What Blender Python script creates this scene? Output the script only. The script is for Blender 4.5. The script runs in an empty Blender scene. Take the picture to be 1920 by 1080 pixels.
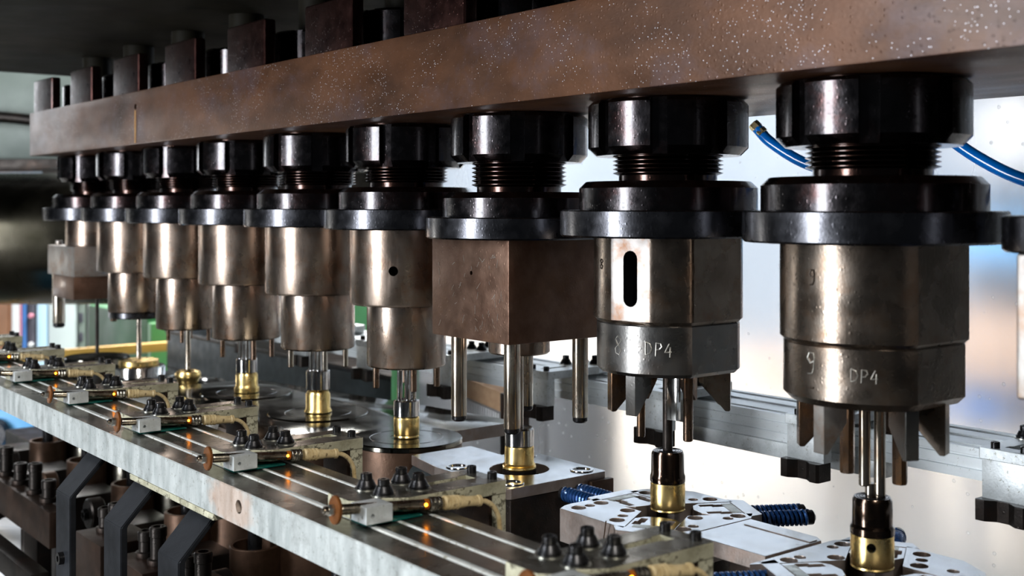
import bpy, bmesh, math, random
from mathutils import Vector, Matrix
random.seed(7)
S = bpy.context.scene
C = S.collection
R_ = math.radians
PI = math.pi

# ------------------------------------------------------------------ camera, world, lights, exposure
cam_d = bpy.data.cameras.new('camera'); cam = bpy.data.objects.new('camera', cam_d); C.objects.link(cam)
cam.location = (.4947, -.7156, 0)
cam.rotation_euler = (R_(90), 0, math.atan2(.785, .62))
cam_d.sensor_width = 36; cam_d.lens = 2204/1920*36; cam_d.shift_y = -154/1920
cam_d.clip_start = .01; cam_d.clip_end = 60
cam_d.dof.use_dof = True; cam_d.dof.focus_distance = 1.05; cam_d.dof.aperture_fstop = 9
S.camera = cam
S.view_settings.view_transform = 'Standard'; S.view_settings.look = 'None'
S.view_settings.exposure = .15; S.view_settings.gamma = 1; S.view_settings.use_curve_mapping = False
w = bpy.data.worlds.new('world'); S.world = w; w.use_nodes = True
w.node_tree.nodes['Background'].inputs[0].default_value = (.75, .86, 1, 1)
w.node_tree.nodes['Background'].inputs[1].default_value = .025

def area(name, loc, target, sx, sy, power, col=(1, 1, 1)):
    l = bpy.data.lights.new(name, 'AREA'); l.shape = 'RECTANGLE'; l.size = sx; l.size_y = sy
    l.energy = power; l.color = col
    o = bpy.data.objects.new(name, l); C.objects.link(o); o.location = loc
    o.rotation_euler = (Vector(target)-Vector(loc)).to_track_quat('-Z', 'Y').to_euler()
    return o
area('key_lamp', (-.85, -3.0, .25), (-.55, 0, -.1), 0.62, 2.8, 150, (.90, .95, 1))
area('far_bay_lamp', (-5.6, -.35, .3), (-.6, -.3, 0), .9, 1.8, 18, (.92, .96, 1))
area('low_far_lamp', (-5.6, -1.3, -.3), (-1.6, 0, -.1), .5, .2, 5, (1, .97, .9))
area('right_fill_lamp', (2.0, -1.35, 1.6), (-.3, -.3, -.2), .6, .5, 60, (1, .96, .88))  # unseen lamp added to light the arms' right-hand faces
area('hall_lamp', (-3.2, 1.2, 1.7), (-3.0, 3.4, -1.0), 2.6, .9, 360, (1, .99, .97))
area('hall_lamp_right', (-1.0, 1.2, 1.9), (-1.2, 3.2, -.6), 2.4, .9, 38, (.94, .97, 1))
area('hall_lamp_far', (-4.7, 1.9, 1.6), (-4.7, 3.5, -1.0), 1.6, .7, 190, (1, .99, .97))
area('hall_lamp_left', (-5.2, 1.0, 1.9), (-5.6, 1.6, -.6), 1.6, 1.4, 110, (1, 1, 1))

# ------------------------------------------------------------------ materials
MATS = {}
def metal(name, c1, c2,  r=(.25, .4), scale=30, met=1.0, bump=.12, stretch=(1, 1, 1), rust=None, rust_amt=.5, rust_scale=12,
          drops=0, drop_scale=330, flecks=0, coat=0, patch=None, spec=None, spec_scale=160, spec_t=.62, fine=500):
    m = bpy.data.materials.new(name); m.use_nodes = True; nt = m.node_tree; N = nt.nodes; L = nt.links
    b = N['Principled BSDF']; b.inputs['Metallic'].default_value = met
    tc = N.new('ShaderNodeTexCoord'); mp = N.new('ShaderNodeMapping'); L.new(tc.outputs['Object'], mp.inputs[0])
    mp.inputs['Scale'].default_value = stretch
    n1 = N.new('ShaderNodeTexNoise'); n1.inputs['Scale'].default_value = scale; n1.inputs['Detail'].default_value = 6; n1.inputs['Roughness'].default_value = .62
    L.new(mp.outputs[0], n1.inputs['Vector'])
    rp = N.new('ShaderNodeValToRGB'); rp.color_ramp.elements[0].position = .32; rp.color_ramp.elements[1].position = .68
    rp.color_ramp.elements[0].color = (*c1, 1); rp.color_ramp.elements[1].color = (*c2, 1); L.new(n1.outputs['Fac'], rp.inputs[0])
    col = rp.outputs[0]
    def mix(a, colr, fac):
        mx = N.new('ShaderNodeMix'); mx.data_type = 'RGBA'; L.new(fac, mx.inputs[0]); L.new(a, mx.inputs[6]); mx.inputs[7].default_value = (*colr, 1)
        return mx.outputs[2]
    def ramp(src, a, b2, v=1.0):
        q = N.new('ShaderNodeValToRGB'); q.color_ramp.elements[0].position = a; q.color_ramp.elements[1].position = b2
        q.color_ramp.elements[1].color = (v, v, v, 1); L.new(src, q.inputs[0]); return q.outputs[0]
    rough = N.new('ShaderNodeMapRange'); rough.inputs['To Min'].default_value = r[0]; rough.inputs['To Max'].default_value = r[1]
    rough.inputs['From Min'].default_value = .3; rough.inputs['From Max'].default_value = .7
    n2 = N.new('ShaderNodeTexNoise'); n2.inputs['Scale'].default_value = scale*1.7; n2.inputs['Detail'].default_value = 5
    L.new(mp.outputs[0], n2.inputs['Vector']); L.new(n2.outputs['Fac'], rough.inputs['Value'])
    ro = rough.outputs[0]
    if rust:
        n3 = N.new('ShaderNodeTexNoise'); n3.inputs['Scale'].default_value = rust_scale; n3.inputs['Detail'].default_value = 7; n3.inputs['Roughness'].default_value = .7
        L.new(tc.outputs['Object'], n3.inputs['Vector'])
        col = mix(col, rust, ramp(n3.outputs['Fac'], .5, .72, rust_amt))
    if spec:
        n4 = N.new('ShaderNodeTexNoise'); n4.inputs['Scale'].default_value = spec_scale; n4.inputs['Detail'].default_value = 4; n4.inputs['Roughness'].default_value = .8
        L.new(tc.outputs['Object'], n4.inputs['Vector'])
        col = mix(col, spec, ramp(n4.outputs['Fac'], spec_t, spec_t+.06, .85))
    if patch:
        pc, pr_, pcol = patch
        sb_ = N.new('ShaderNodeVectorMath'); sb_.operation = 'SUBTRACT'; L.new(tc.outputs['Object'], sb_.inputs[0]); sb_.inputs[1].default_value = pc
        ml_ = N.new('ShaderNodeVectorMath'); ml_.operation = 'MULTIPLY'; L.new(sb_.outputs[0], ml_.inputs[0]); ml_.inputs[1].default_value = (1/pr_[0], 0, 1/pr_[1])
        ln_ = N.new('ShaderNodeVectorMath'); ln_.operation = 'LENGTH'; L.new(ml_.outputs[0], ln_.inputs[0])
        np_ = N.new('ShaderNodeTexNoise'); np_.inputs['Scale'].default_value = 90; np_.inputs['Detail'].default_value = 4; L.new(tc.outputs['Object'], np_.inputs['Vector'])
        ad_ = N.new('ShaderNodeMath'); ad_.operation = 'ADD'; L.new(ln_.outputs['Value'], ad_.inputs[0]); L.new(np_.outputs['Fac'], ad_.inputs[1])
        q_ = N.new('ShaderNodeMapRange'); q_.inputs['From Min'].default_value = 1.15; q_.inputs['From Max'].default_value = 1.6; q_.inputs['To Min'].default_value = .42; q_.inputs['To Max'].default_value = 0
        L.new(ad_.outputs[0], q_.inputs['Value']); col = mix(col, pcol, q_.outputs[0])
    if flecks:
        vf = N.new('ShaderNodeTexVoronoi'); vf.inputs['Scale'].default_value = drop_scale*1.15; L.new(tc.outputs['Object'], vf.inputs['Vector'])
        nf = N.new('ShaderNodeTexNoise'); nf.inputs['Scale'].default_value = 14; L.new(tc.outputs['Object'], nf.inputs['Vector'])
        lt = N.new('ShaderNodeMath'); lt.operation = 'LESS_THAN'; lt.inputs[1].default_value = .13; L.new(vf.outputs['Distance'], lt.inputs[0])
        gf = N.new('ShaderNodeSeparateColor'); L.new(vf.outputs['Color'], gf.inputs[0])
        g2 = N.new('ShaderNodeMath'); g2.operation = 'MULTIPLY'; L.new(gf.outputs[1], g2.inputs[0]); L.new(nf.outputs['Fac'], g2.inputs[1])
        g3 = N.new('ShaderNodeMath'); g3.operation = 'GREATER_THAN'; g3.inputs[1].default_value = flecks; L.new(g2.outputs[0], g3.inputs[0])
        g4 = N.new('ShaderNodeMath'); g4.operation = 'MULTIPLY'; L.new(lt.outputs[0], g4.inputs[0]); L.new(g3.outputs[0], g4.inputs[1])
        col = mix(col, (.62, .62, .68), g4.outputs[0])
    L.new(col, b.inputs['Base Color']); L.new(ro, b.inputs['Roughness'])
    if coat: b.inputs['Coat Weight'].default_value = coat; b.inputs['Coat Roughness'].default_value = .12
    n5 = N.new('ShaderNodeTexNoise'); n5.inputs['Scale'].default_value = fine; n5.inputs['Detail'].default_value = 3; L.new(mp.outputs[0], n5.inputs['Vector'])
    h = n5.outputs['Fac']
    if drops:
        vo = N.new('ShaderNodeTexVoronoi'); vo.inputs['Scale'].default_value = drop_scale; L.new(tc.outputs['Object'], vo.inputs['Vector'])
        dr = N.new('ShaderNodeMapRange'); L.new(vo.outputs['Distance'], dr.inputs['Value'])
        dr.inputs['From Min'].default_value = .1; dr.inputs['From Max'].default_value = .38; dr.inputs['To Min'].default_value = drops; dr.inputs['To Max'].default_value = 0
        # only some cells carry a droplet
        g = N.new('ShaderNodeSeparateColor'); L.new(vo.outputs['Color'], g.inputs[0])
        gt = N.new('ShaderNodeMath'); gt.operation = 'GREATER_THAN'; gt.inputs[1].default_value = .72; L.new(g.outputs[0], gt.inputs[0])
        ml = N.new('ShaderNodeMath'); ml.operation = 'MULTIPLY'; L.new(dr.outputs[0], ml.inputs[0]); L.new(gt.outputs[0], ml.inputs[1])
        ad = N.new('ShaderNodeMath'); ad.operation = 'ADD'; L.new(h, ad.inputs[0]); L.new(ml.outputs[0], ad.inputs[1]); h = ad.outputs[0]
    bp = N.new('ShaderNodeBump'); bp.inputs['Strength'].default_value = bump; bp.inputs['Distance'].default_value = .0006
    L.new(h, bp.inputs['Height']); L.new(bp.outputs[0], b.inputs['Normal'])
    MATS[name] = m; return m
def plain(name, c, r=.5, met=0, emit=None, es=1, trans=0, alpha=None, ior=1.45, coat=0):
    m = bpy.data.materials.new(name); m.use_nodes = True; b = m.node_tree.nodes['Principled BSDF']
    b.inputs['Base Color'].default_value = (*c, 1); b.inputs['Roughness'].default_value = r; b.inputs['Metallic'].default_value = met
    b.inputs['Transmission Weight'].default_value = trans; b.inputs['IOR'].default_value = ior; b.inputs['Coat Weight'].default_value = coat
    if emit: b.inputs['Emission Color'].default_value = (*emit, 1); b.inputs['Emission Strength'].default_value = es
    MATS[name] = m; return m
M = MATS
metal('oily_black', (.022, .020, .022), (.05, .044, .046), (.17, .3), 60, 1, .16, drops=1.6, rust=(.05, .013, .008), rust_amt=.7, rust_scale=22, coat=.5)
metal('flange_black', (.05, .05, .056), (.09, .09, .1), (.2, .32), 45, 1, .12, drops=1.2, coat=.3)
metal('thread_black', (.02, .010, .008), (.05, .022, .015), (.14, .26), 60, 1, .15, drops=1, coat=.6)
metal('body_steel', (.25, .185, .145), (.40, .33, .28), (.2, .34), 26, 1, .1, stretch=(1, 1, .5), rust=(.28, .12, .05), rust_amt=.8, rust_scale=24, drops=.4)
metal('body_dark', (.13, .10, .078), (.25, .21, .175), (.2, .34), 22, 1, .12, rust=(.17, .08, .03), rust_amt=.75, rust_scale=20, drops=1.0)
metal('body_grey', (.13, .125, .12), (.24, .23, .22), (.22, .36), 22, 1, .12, rust=(.14, .09, .055), rust_amt=.6, rust_scale=22, drops=1.2)
metal('block_brown', (.10, .052, .034), (.19, .115, .082), (.32, .46), 34, .85, .2, rust=(.17, .08, .03), rust_amt=.6, drops=1.0, coat=.1)
metal('block_bright', (.33, .30, .28), (.5, .47, .44), (.34, .5), 24, .9, .15, rust=(.3, .14, .05), rust_amt=.7, rust_scale=38)
metal('beam_rust', (.03, .011, .004), (.105, .044, .020), (.36, .5), 15, .3, .25, stretch=(.5, 1, 1), rust=(.075, .058, .072), rust_amt=.6, rust_scale=9, drops=1.5, flecks=.36, coat=.06)
metal('beam_under', (.2, .2, .2), (.32, .33, .33), (.35, .5), 12, .7, .2, stretch=(.4, 1, 1), spec=(.04, .04, .04), spec_scale=90)
metal('lug_red', (.022, .007, .006), (.05, .02, .016), (.26, .4), 50, .9, .25, drops=2, coat=.25)
metal('ram_dark', (.006, .005, .003), (.018, .015, .009), (.5, .7), 5, .1, .15, spec=(.004, .0035, .002), spec_scale=30, spec_t=.56)
metal('rail_face', (.33, .36, .355), (.60, .63, .62), (.4, .55), 40, .5, .25, stretch=(1.6, 1, .35), rust=(.20, .21, .20), rust_amt=.6, rust_scale=60, spec=(.2, .2, .18), spec_scale=280, spec_t=.6, patch=((.562, -.044, .0145), (.042, .02), (.62, .34, .2)))
metal('rail_top', (.17, .16, .135), (.33, .32, .285), (.16, .36), 14, .9, .1, rust=(.09, .08, .06), rust_amt=.75, rust_scale=34, spec=(.06, .05, .04), spec_scale=140, spec_t=.6)
metal('bright_rod', (.7, .72, .70), (.85, .87, .85), (.25, .4), 60, .35, .1, stretch=(.2, 1, 1), spec=(.3, .28, .2), spec_scale=130, spec_t=.57)
metal('arm_side', (.33, .31, .215), (.55, .53, .40), (.45, .65), 60, .4, .5, rust=(.15, .14, .085), rust_amt=.8, rust_scale=50, spec=(.07, .06, .035), spec_scale=120, spec_t=.54, fine=260)
metal('arm_top', (.17, .165, .14), (.36, .35, .31), (.18, .38), 30, .9, .12, rust=(.11, .10, .07), rust_amt=.7, rust_scale=40, spec=(.07, .06, .045), spec_scale=160, spec_t=.58)
metal('alu', (.62, .66, .68), (.84, .88, .90), (.3, .45), 22, .6, .12, stretch=(.3, 1, 1), rust=(.5, .52, .52), rust_amt=.5, spec=(.3, .3, .26), spec_scale=180, spec_t=.62)
metal('alu_white', (.5, .53, .54), (.75, .78, .79), (.35, .5), 40, .5, .25, rust=(.36, .38, .36), rust_amt=.6, rust_scale=45, spec=(.25, .25, .2), spec_scale=260, spec_t=.6)
metal('die_top', (.5, .51, .52), (.7, .71, .73), (.12, .24), 18, 1, .06, rust=(.34, .31, .27), rust_amt=.5, rust_scale=30, spec=(.14, .12, .1), spec_scale=70, spec_t=.64)
metal('die_side', (.24, .19, .165), (.4, .34, .31), (.3, .45), 30, .8, .2, rust=(.22, .11, .06), rust_amt=.6, rust_scale=26)
metal('table_oily', (.09, .09, .07), (.2, .19, .16), (.06, .2), 14, 1, .05, rust=(.05, .03, .018), rust_amt=.8, rust_scale=22, coat=.3)
metal('brown_iron', (.05, .027, .016), (.125, .07, .045), (.34, .5), 22, .7, .2, drops=1, rust=(.05, .03, .02), rust_amt=.7, rust_scale=26)
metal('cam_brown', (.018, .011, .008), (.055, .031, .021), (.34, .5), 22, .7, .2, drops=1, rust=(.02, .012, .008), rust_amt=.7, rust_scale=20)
metal('flat_pale', (.17, .155, .145), (.30, .28, .265), (.34, .5), 24, .9, .12, rust=(.2, .08, .025), rust_amt=.9, rust_scale=42)  # slotted flat, paler and rougher than the rest of the body
metal('black_iron', (.018, .016, .015), (.045, .038, .034), (.28, .45), 22, .8, .25, drops=1.5, rust=(.06, .03, .018), rust_amt=.6)
metal('strap_black', (.009, .010, .012), (.024, .026, .031), (.4, .52), 20, .4, .15)
metal('brass', (.82, .55, .17), (.97, .74, .33), (.2, .34), 60, 1, .05, stretch=(1, 1, .4), rust=(.55, .3, .08), rust_amt=.55, rust_scale=70)
metal('polished', (.5, .5, .5), (.72, .71, .70), (.08, .18), 50, 1, .04, stretch=(1, 1, .3), rust=(.3, .24, .2), rust_amt=.5, rust_scale=60)
metal('pin_steel', (.34, .28, .22), (.55, .50, .43), (.15, .3), 60, 1, .06, stretch=(1, 1, .3), rust=(.33, .17, .07), rust_amt=.6, rust_scale=50)
metal('pin_dark', (.13, .085, .06), (.25, .17, .125), (.2, .34), 60, 1, .1, stretch=(1, 1, .4), rust=(.32, .15, .05), rust_amt=.7, rust_scale=50)
metal('punch_brown', (.035, .02, .013), (.12, .078, .055), (.13, .26), 30, 1, .1, stretch=(1, 1, .3), drops=.8, coat=.4)
metal('bolt_black', (.014, .014, .016), (.035, .034, .035), (.22, .38), 90, .8, .25)
metal('washer', (.4, .4, .36), (.6, .6, .55), (.25, .4), 90, 1, .1)
metal('copper_disc', (.16, .055, .012), (.27, .095, .025), (.3, .45), 70, .6, .1)
metal('cream', (.36, .26, .12), (.58, .46, .26), (.35, .5), 90, 0, .2, spec=(.1, .06, .025), spec_scale=210, spec_t=.58)
metal('sensor_tube', (.24, .2, .15), (.4, .35, .28), (.2, .35), 90, 1, .1, stretch=(1, 1, 1))
metal('knurl', (.3, .27, .22), (.5, .47, .4), (.2, .35), 90, 1, .1)
metal('spring_blue', (.012, .04, .13), (.02, .09, .28), (.2, .35), 70, .55, .1, coat=.3)
metal('green_shim', (.0, .04, .035), (.0, .12, .10), (.1, .25), 40, .3, .1)
plain('hose_blue', (.0, .16, .62), .2, 0, coat=.4)
plain('led', (1, .35, .02), .4, 0, emit=(1, .28, .01), es=22)
plain('amber', (.35, .1, .01), .3, .2)
plain('hole_shade', (.006, .006, .006), .6)  # black painted on hole walls and floors for the shade inside
plain('mark_bright', (.75, .72, .66), .35, 1)
plain('mark_dark', (.05, .035, .025), .5, .5)
metal('fitting', (.55, .42, .2), (.75, .6, .33), (.2, .35), 90, 1, .1)
metal('wall_white', (.13, .16, .20), (.19, .225, .27), (.6, .8), 2, 0, .02)
metal('floor_grey', (.16, .16, .155), (.28, .28, .27), (.35, .55), 3, 0, .05)
metal('green_paint', (.035, .12, .05), (.06, .18, .08), (.3, .45), 6, 0, .05)
metal('green_bright', (.07, .25, .08), (.1, .33, .12), (.3, .45), 6, 0, .05)
metal('slate_paint', (.012, .018, .019), (.03, .037, .04), (.35, .5), 30, .1, .2)
metal('pale_green', (.17, .21, .185), (.25, .30, .26), (.4, .55), 6, 0, .05)
metal('blue_paint', (.1, .4, .78), (.16, .5, .9), (.35, .5), 3, 0, .02)
metal('deep_blue', (.03, .15, .45), (.05, .2, .55), (.35, .5), 3, 0, .02)
metal('pale_blue_paint', (.5, .72, .92), (.58, .8, .96), (.35, .5), 3, 0, .02)
metal('pale_grey_paint', (.6, .68, .68), (.7, .77, .77), (.4, .55), 3, 0, .02)
metal('orange_paint', (.45, .2, .09), (.6, .28, .13), (.45, .6), 4, 0, .05)
metal('salmon_paint', (.5, .33, .23), (.58, .4, .3), (.45, .6), 4, 0, .05)
metal('white_paint', (.75, .75, .76), (.85, .85, .86), (.45, .6), 4, 0, .02)
metal('pink_paint', (.7, .25, .33), (.78, .3, .4), (.45, .6), 4, 0, .02)
metal('dark_plastic', (.03, .03, .045), (.07, .06, .09), (.35, .5), 8, 0, .05)
metal('yellow_paint', (.75, .42, .07), (.9, .55, .14), (.35, .5), 8, 0, .05)
metal('tan_card', (.45, .27, .15), (.58, .37, .22), (.6, .8), 80, 0, .3)
metal('grey_blue_paint', (.05, .07, .12), (.11, .14, .21), (.45, .6), 2.2, 0, .02)
metal('roller_black', (.02, .018, .012), (.045, .04, .03), (.22, .34), 8, 1, .1)

M['beam_rust'].node_tree.nodes['Principled BSDF'].inputs['Specular IOR Level'].default_value = .3
for q_ in ('ram_dark', 'slate_paint', 'green_paint', 'black_iron', 'strap_black'): M[q_].node_tree.nodes['Principled BSDF'].inputs['Specular IOR Level'].default_value = .12

# clear scratched guard window
def acrylic():
    m = bpy.data.materials.new('guard_acrylic'); m.use_nodes = True; nt = m.node_tree; N = nt.nodes; L = nt.links
    b = N['Principled BSDF']; b.inputs['Base Color'].default_value = (.95, .96, .97, 1); b.inputs['Transmission Weight'].default_value = 1
    b.inputs['IOR'].default_value = 1.3
    tc = N.new('ShaderNodeTexCoord'); n = N.new('ShaderNodeTexNoise'); mp = N.new('ShaderNodeMapping'); mp.inputs['Scale'].default_value = (1, 1, .3)
    L.new(tc.outputs['Object'], mp.inputs[0]); L.new(mp.outputs[0], n.inputs['Vector']); n.inputs['Scale'].default_value = 9; n.inputs['Detail'].default_value = 6
    mr = N.new('ShaderNodeMapRange'); mr.inputs['From Min'].default_value = .35; mr.inputs['From Max'].default_value = .7
    mr.inputs['To Min'].default_value = .16; mr.inputs['To Max'].default_value = .3; L.new(n.outputs['Fac'], mr.inputs['Value']); L.new(mr.outputs[0], b.inputs['Roughness'])
    # milky film and stuck specks
    d = N.new('ShaderNodeBsdfDiffuse'); d.inputs[0].default_value = (.85, .86, .88, 1)
    t = N.new('ShaderNodeBsdfTranslucent'); t.inputs[0].default_value = (.9, .91, .93, 1)
    ms = N.new('ShaderNodeMixShader'); ms.inputs[0].default_value = .4; L.new(d.outputs[0], ms.inputs[1]); L.new(t.outputs[0], ms.inputs[2])
    v = N.new('ShaderNodeTexVoronoi'); v.inputs['Scale'].default_value = 42; L.new(tc.outputs['Object'], v.inputs['Vector'])
    r = N.new('ShaderNodeMapRange'); r.inputs['From Min'].default_value = .05; r.inputs['From Max'].default_value = .1; r.inputs['To Min'].default_value = .6; r.inputs['To Max'].default_value = .22
    L.new(v.outputs['Distance'], r.inputs['Value'])
    mx = N.new('ShaderNodeMixShader'); L.new(r.outputs[0], mx.inputs[0]); L.new(b.outputs[0], mx.inputs[1]); L.new(ms.outputs[0], mx.inputs[2])
    L.new(mx.outputs[0], N['Material Output'].inputs[0]); MATS['guard_acrylic'] = m
acrylic()

# ------------------------------------------------------------------ mesh helpers
def finish(me, ang=32):
    for p in me.polygons: p.use_smooth = True
    me.set_sharp_from_angle(angle=R_(ang)); me.update()
def mesh(name, v, f, ang=32):
    me = bpy.data.meshes.new(name); me.from_pydata(v, [], f); me.validate(); finish(me, ang); return me
def bm_mesh(name, bm, ang=32):
    bmesh.ops.recalc_face_normals(bm, faces=bm.faces)
    me = bpy.data.meshes.new(name); bm.to_mesh(me); bm.free(); finish(me, ang); return me
def obj(name, me, mat, parent=None, loc=(0, 0, 0), rot=(0, 0, 0), label=None):
    o = bpy.data.objects.new(name, me); C.objects.link(o); o.location = loc; o.rotation_euler = rot
    if mat and not me.materials:
        for q in (mat if isinstance(mat, (list, tuple)) else [mat]): me.materials.append(M[q])
    if parent: o.parent = parent
    if label: o['label'] = label
    return o
def thing(name, label, cat, loc=(0, 0, 0), rotz=0, group=None):
    o = bpy.data.objects.new(name, None); C.objects.link(o); o.empty_display_size = .02
    o.location = loc; o.rotation_euler = (0, 0, rotz); o['label'] = label; o['category'] = cat
    if group: o['group'] = group
    return o
def tag(o, label, cat, group=None):
    o['label'] = label; o['category'] = cat
    if group: o['group'] = group
    return o
def struct(o): o['kind'] = 'structure'; return o

def loft(rf, levels, n=72, angles=None, hollow=False):
    """rf(theta)->radius ; levels=[(z, dr) or (z, dr, mode)]"""
    A = angles or [2*PI*i/n for i in range(n)]
    v = []; f = []
    for z, dr in levels:
        for a in A:
            r = max(rf(a)+dr, .0001); v.append((r*math.cos(a), r*math.sin(a), z))
    k = len(A)
    for j in range(len(levels)-1):
        for i in range(k):
            i2 = (i+1) % k; f.append((j*k+i, j*k+i2, (j+1)*k+i2, (j+1)*k+i))
    f.append(tuple(range(k-1, -1, -1))); f.append(tuple((len(levels)-1)*k+i for i in range(k)))
    bm = bmesh.new(); me = bpy.data.meshes.new('t'); me.from_pydata(v, [], f); bm.from_mesh(me); bpy.data.meshes.remove(me)
    return bm_mesh('loft', bm, 20)
def lathe(prof, n=48, cx=0, cy=0, closed=True, ang=32):
    """prof: list of (r,z) from bottom to top"""
    v = []; f = []
    for r, z in prof:
        for i in range(n):
            a = 2*PI*i/n; v.append((cx+r*math.cos(a), cy+r*math.sin(a), z))
    for j in range(len(prof)-1):
        for i in range(n):
            i2 = (i+1) % n; f.append((j*n+i, j*n+i2, (j+1)*n+i2, (j+1)*n+i))
    if closed:
        f.append(tuple(range(n-1, -1, -1))); f.append(tuple((len(prof)-1)*n+i for i in range(n)))
    return mesh('lathe', v, f, ang)
def rodm(r, z0, z1, cx=0, cy=0, n=20, ch=None):
    c = min(r*.2, .0015) if ch is None else ch
    return lathe([(r-c, z0), (r, z0+c), (r, z1-c*.5), (r-c*.5, z1)], n, cx, cy)
def box(x0, x1, y0, y1, z0, z1, bev=.0008, seg=2):
    bm = bmesh.new()
    bmesh.ops.create_cube(bm, size=1, matrix=Matrix.Translation(((x0+x1)/2, (y0+y1)/2, (z0+z1)/2)) @ Matrix.Diagonal((x1-x0, y1-y0, z1-z0, 1)))
    if bev: bmesh.ops.bevel(bm, geom=bm.edges, offset=bev, segments=seg, affect='EDGES', profile=.6)
    return bm_mesh('box', bm, 18)
def prism(outline, z0, z1, holes=(), bev=.0005):
    """plate with through holes, small rounded arrises; outline/holes lists of (x,y)"""
    cu = bpy.data.curves.new('c', 'CURVE'); cu.dimensions = '2D'; cu.fill_mode = 'BOTH'
    for pts in [outline]+list(holes):
        s = cu.splines.new('POLY'); s.points.add(len(pts)-1)
        for p, q in zip(s.points, pts): p.co = (q[0], q[1], 0, 1)
        s.use_cyclic_u = True
    cu.extrude = (z1-z0)/2-bev; cu.bevel_depth = bev; cu.offset = -bev; cu.bevel_resolution = 1
    o = bpy.data.objects.new('c', cu); C.objects.link(o)
    me = bpy.data.meshes.new_from_object(o.evaluated_get(bpy.context.evaluated_depsgraph_get()))
    bpy.data.objects.remove(o)
    for vv in me.vertices: vv.co.z += (z0+z1)/2
    me.materials.clear()
    bm = bmesh.new(); bm.from_mesh(me); bmesh.ops.remove_doubles(bm, verts=bm.verts, dist=1e-6)
    bpy.data.meshes.remove(me)
    return bm_mesh('prism', bm, 16)
def xf(me, mat): me.transform(mat); me.update(); return me
def circ(cx, cy, r, n=20): return [(cx+r*math.cos(2*PI*i/n), cy+r*math.sin(2*PI*i/n)) for i in range(n)]
def slotp(cx, cy, hl, r, ang=0, n=8):
    p = []
    for s in (1, -1):
        for i in range(n+1):
            a = -PI/2+PI*i/n if s == 1 else PI/2+PI*i/n
            p.append((s*hl+r*math.cos(a), r*math.sin(a)))
    c, s_ = math.cos(ang), math.sin(ang)
    return [(cx+x*c-y*s_, cy+x*s_+y*c) for x, y in p]
def tube(pts, r, n=10, closed_caps=True, rf=None):
    P = [Vector(p) for p in pts]; v = []; f = []
    up = None
    for i, p in enumerate(P):
        t = (P[min(i+1, len(P)-1)]-P[max(i-1, 0)]).normalized()
        if up is None: up = t.orthogonal().normalized()
        else: up = (up-t*up.dot(t)).normalized()
        s = t.cross(up); rr = rf(i/(len(P)-1)) if rf else r
        for k in range(n):
            a = 2*PI*k/n; v.append(p+up*math.cos(a)*rr+s*math.sin(a)*rr)
    for j in range(len(P)-1):
        for k in range(n):
            k2 = (k+1) % n; f.append((j*n+k, j*n+k2, (j+1)*n+k2, (j+1)*n+k))
    if closed_caps: f.append(tuple(range(n-1, -1, -1))); f.append(tuple((len(P)-1)*n+k for k in range(n)))
    return mesh('tube', v, f, 50)
def along(me, p0, p1):
    """move a mesh built along +Z from the origin so that it starts at p0 and points to p1"""
    d = Vector(p1)-Vector(p0)
    return xf(me, Matrix.Translation(p0) @ d.to_track_quat('Z', 'X').to_matrix().to_4x4())
def join(*ms):
    bm = bmesh.new()
    for m_ in ms: bm.from_mesh(m_); bpy.data.meshes.remove(m_)
    me = bpy.data.meshes.new('j'); bm.to_mesh(me); bm.free(); finish(me); return me
def cut(me, cutters):
    o = bpy.data.objects.new('a', me); C.objects.link(o); tmp = []
    for c in cutters:
        q = bpy.data.objects.new('b', c); C.objects.link(q); tmp.append(q)
        md = o.modifiers.new('b', 'BOOLEAN'); md.operation = 'DIFFERENCE'; md.solver = 'EXACT'; md.object = q
    bpy.context.view_layer.update()
    r = bpy.data.meshes.new_from_object(o.evaluated_get(bpy.context.evaluated_depsgraph_get()))
    for q in tmp+[o]: bpy.data.objects.remove(q)
    finish(r); return r
def two_tone(me, top=1, thr=.9):
    for p in me.polygons: p.material_index = top if p.normal.z > thr else 0
    return me
def shared(me): return me

ST = lambda k: -.2*(9-k)          # x of station k

# ================================================================== SETTING
o = struct(obj('floor', box(-9, 3.5, -4.5, 3.6, -1.45, -1.35, 0), 'floor_grey'))
o = struct(obj('wall_back', box(-9, 3.5, 3.5, 3.6, -1.35, 2.6, 0), 'wall_white'))
o = struct(obj('wall_left', box(-9.1, -9, -4.5, 3.6, -1.35, 2.6, 0), 'wall_white'))

# ================================================================== RAM, BEAM
ram = obj('press_ram', box(-1.93, 1.1, -.36, .44, .262, 1.0, .004), 'ram_dark')
tag(ram, 'big dark oily press ram whose flat underside fills the top left', 'press ram')
bm_ = box(-1.669, .7, -.0956, .19, .088, .164, .0018)
bm_ = cut(bm_, [xf(rodm(.0042, -.012, .02, n=20), Matrix.Translation((-1.16, -.0956, .142)) @ Matrix.Rotation(PI/2, 4, 'X'))])
for p in bm_.polygons: p.material_index = 1 if p.normal.z < -.9 else 0
bm_.materials.clear()
beam = obj('carrier_beam', bm_, ['beam_rust', 'beam_under'])
tag(beam, 'long rust-brown carrier beam running across the top above all the spindles', 'beam')
# rust run below the tapped hole
rr = [(0, 0)]
sv = []; sf = []
for i in range(12):
    t = i/11; ww = .0022+.0018*math.sin(t*5)*.4+.0015*t; z = .137-.047*t
    sv += [(-1.16-ww, -.0961, z), (-1.16+ww, -.0961, z)]
for i in range(11): sf.append((2*i, 2*i+1, 2*i+3, 2*i+2))
metal('rust_run', (.30, .14, .03), (.38, .2, .06), (.3, .45), 60, .3, .1)
obj('rust_streak', mesh('rs', sv, sf), 'rust_run', beam, label='orange rust streak running down from a small hole')

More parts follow.
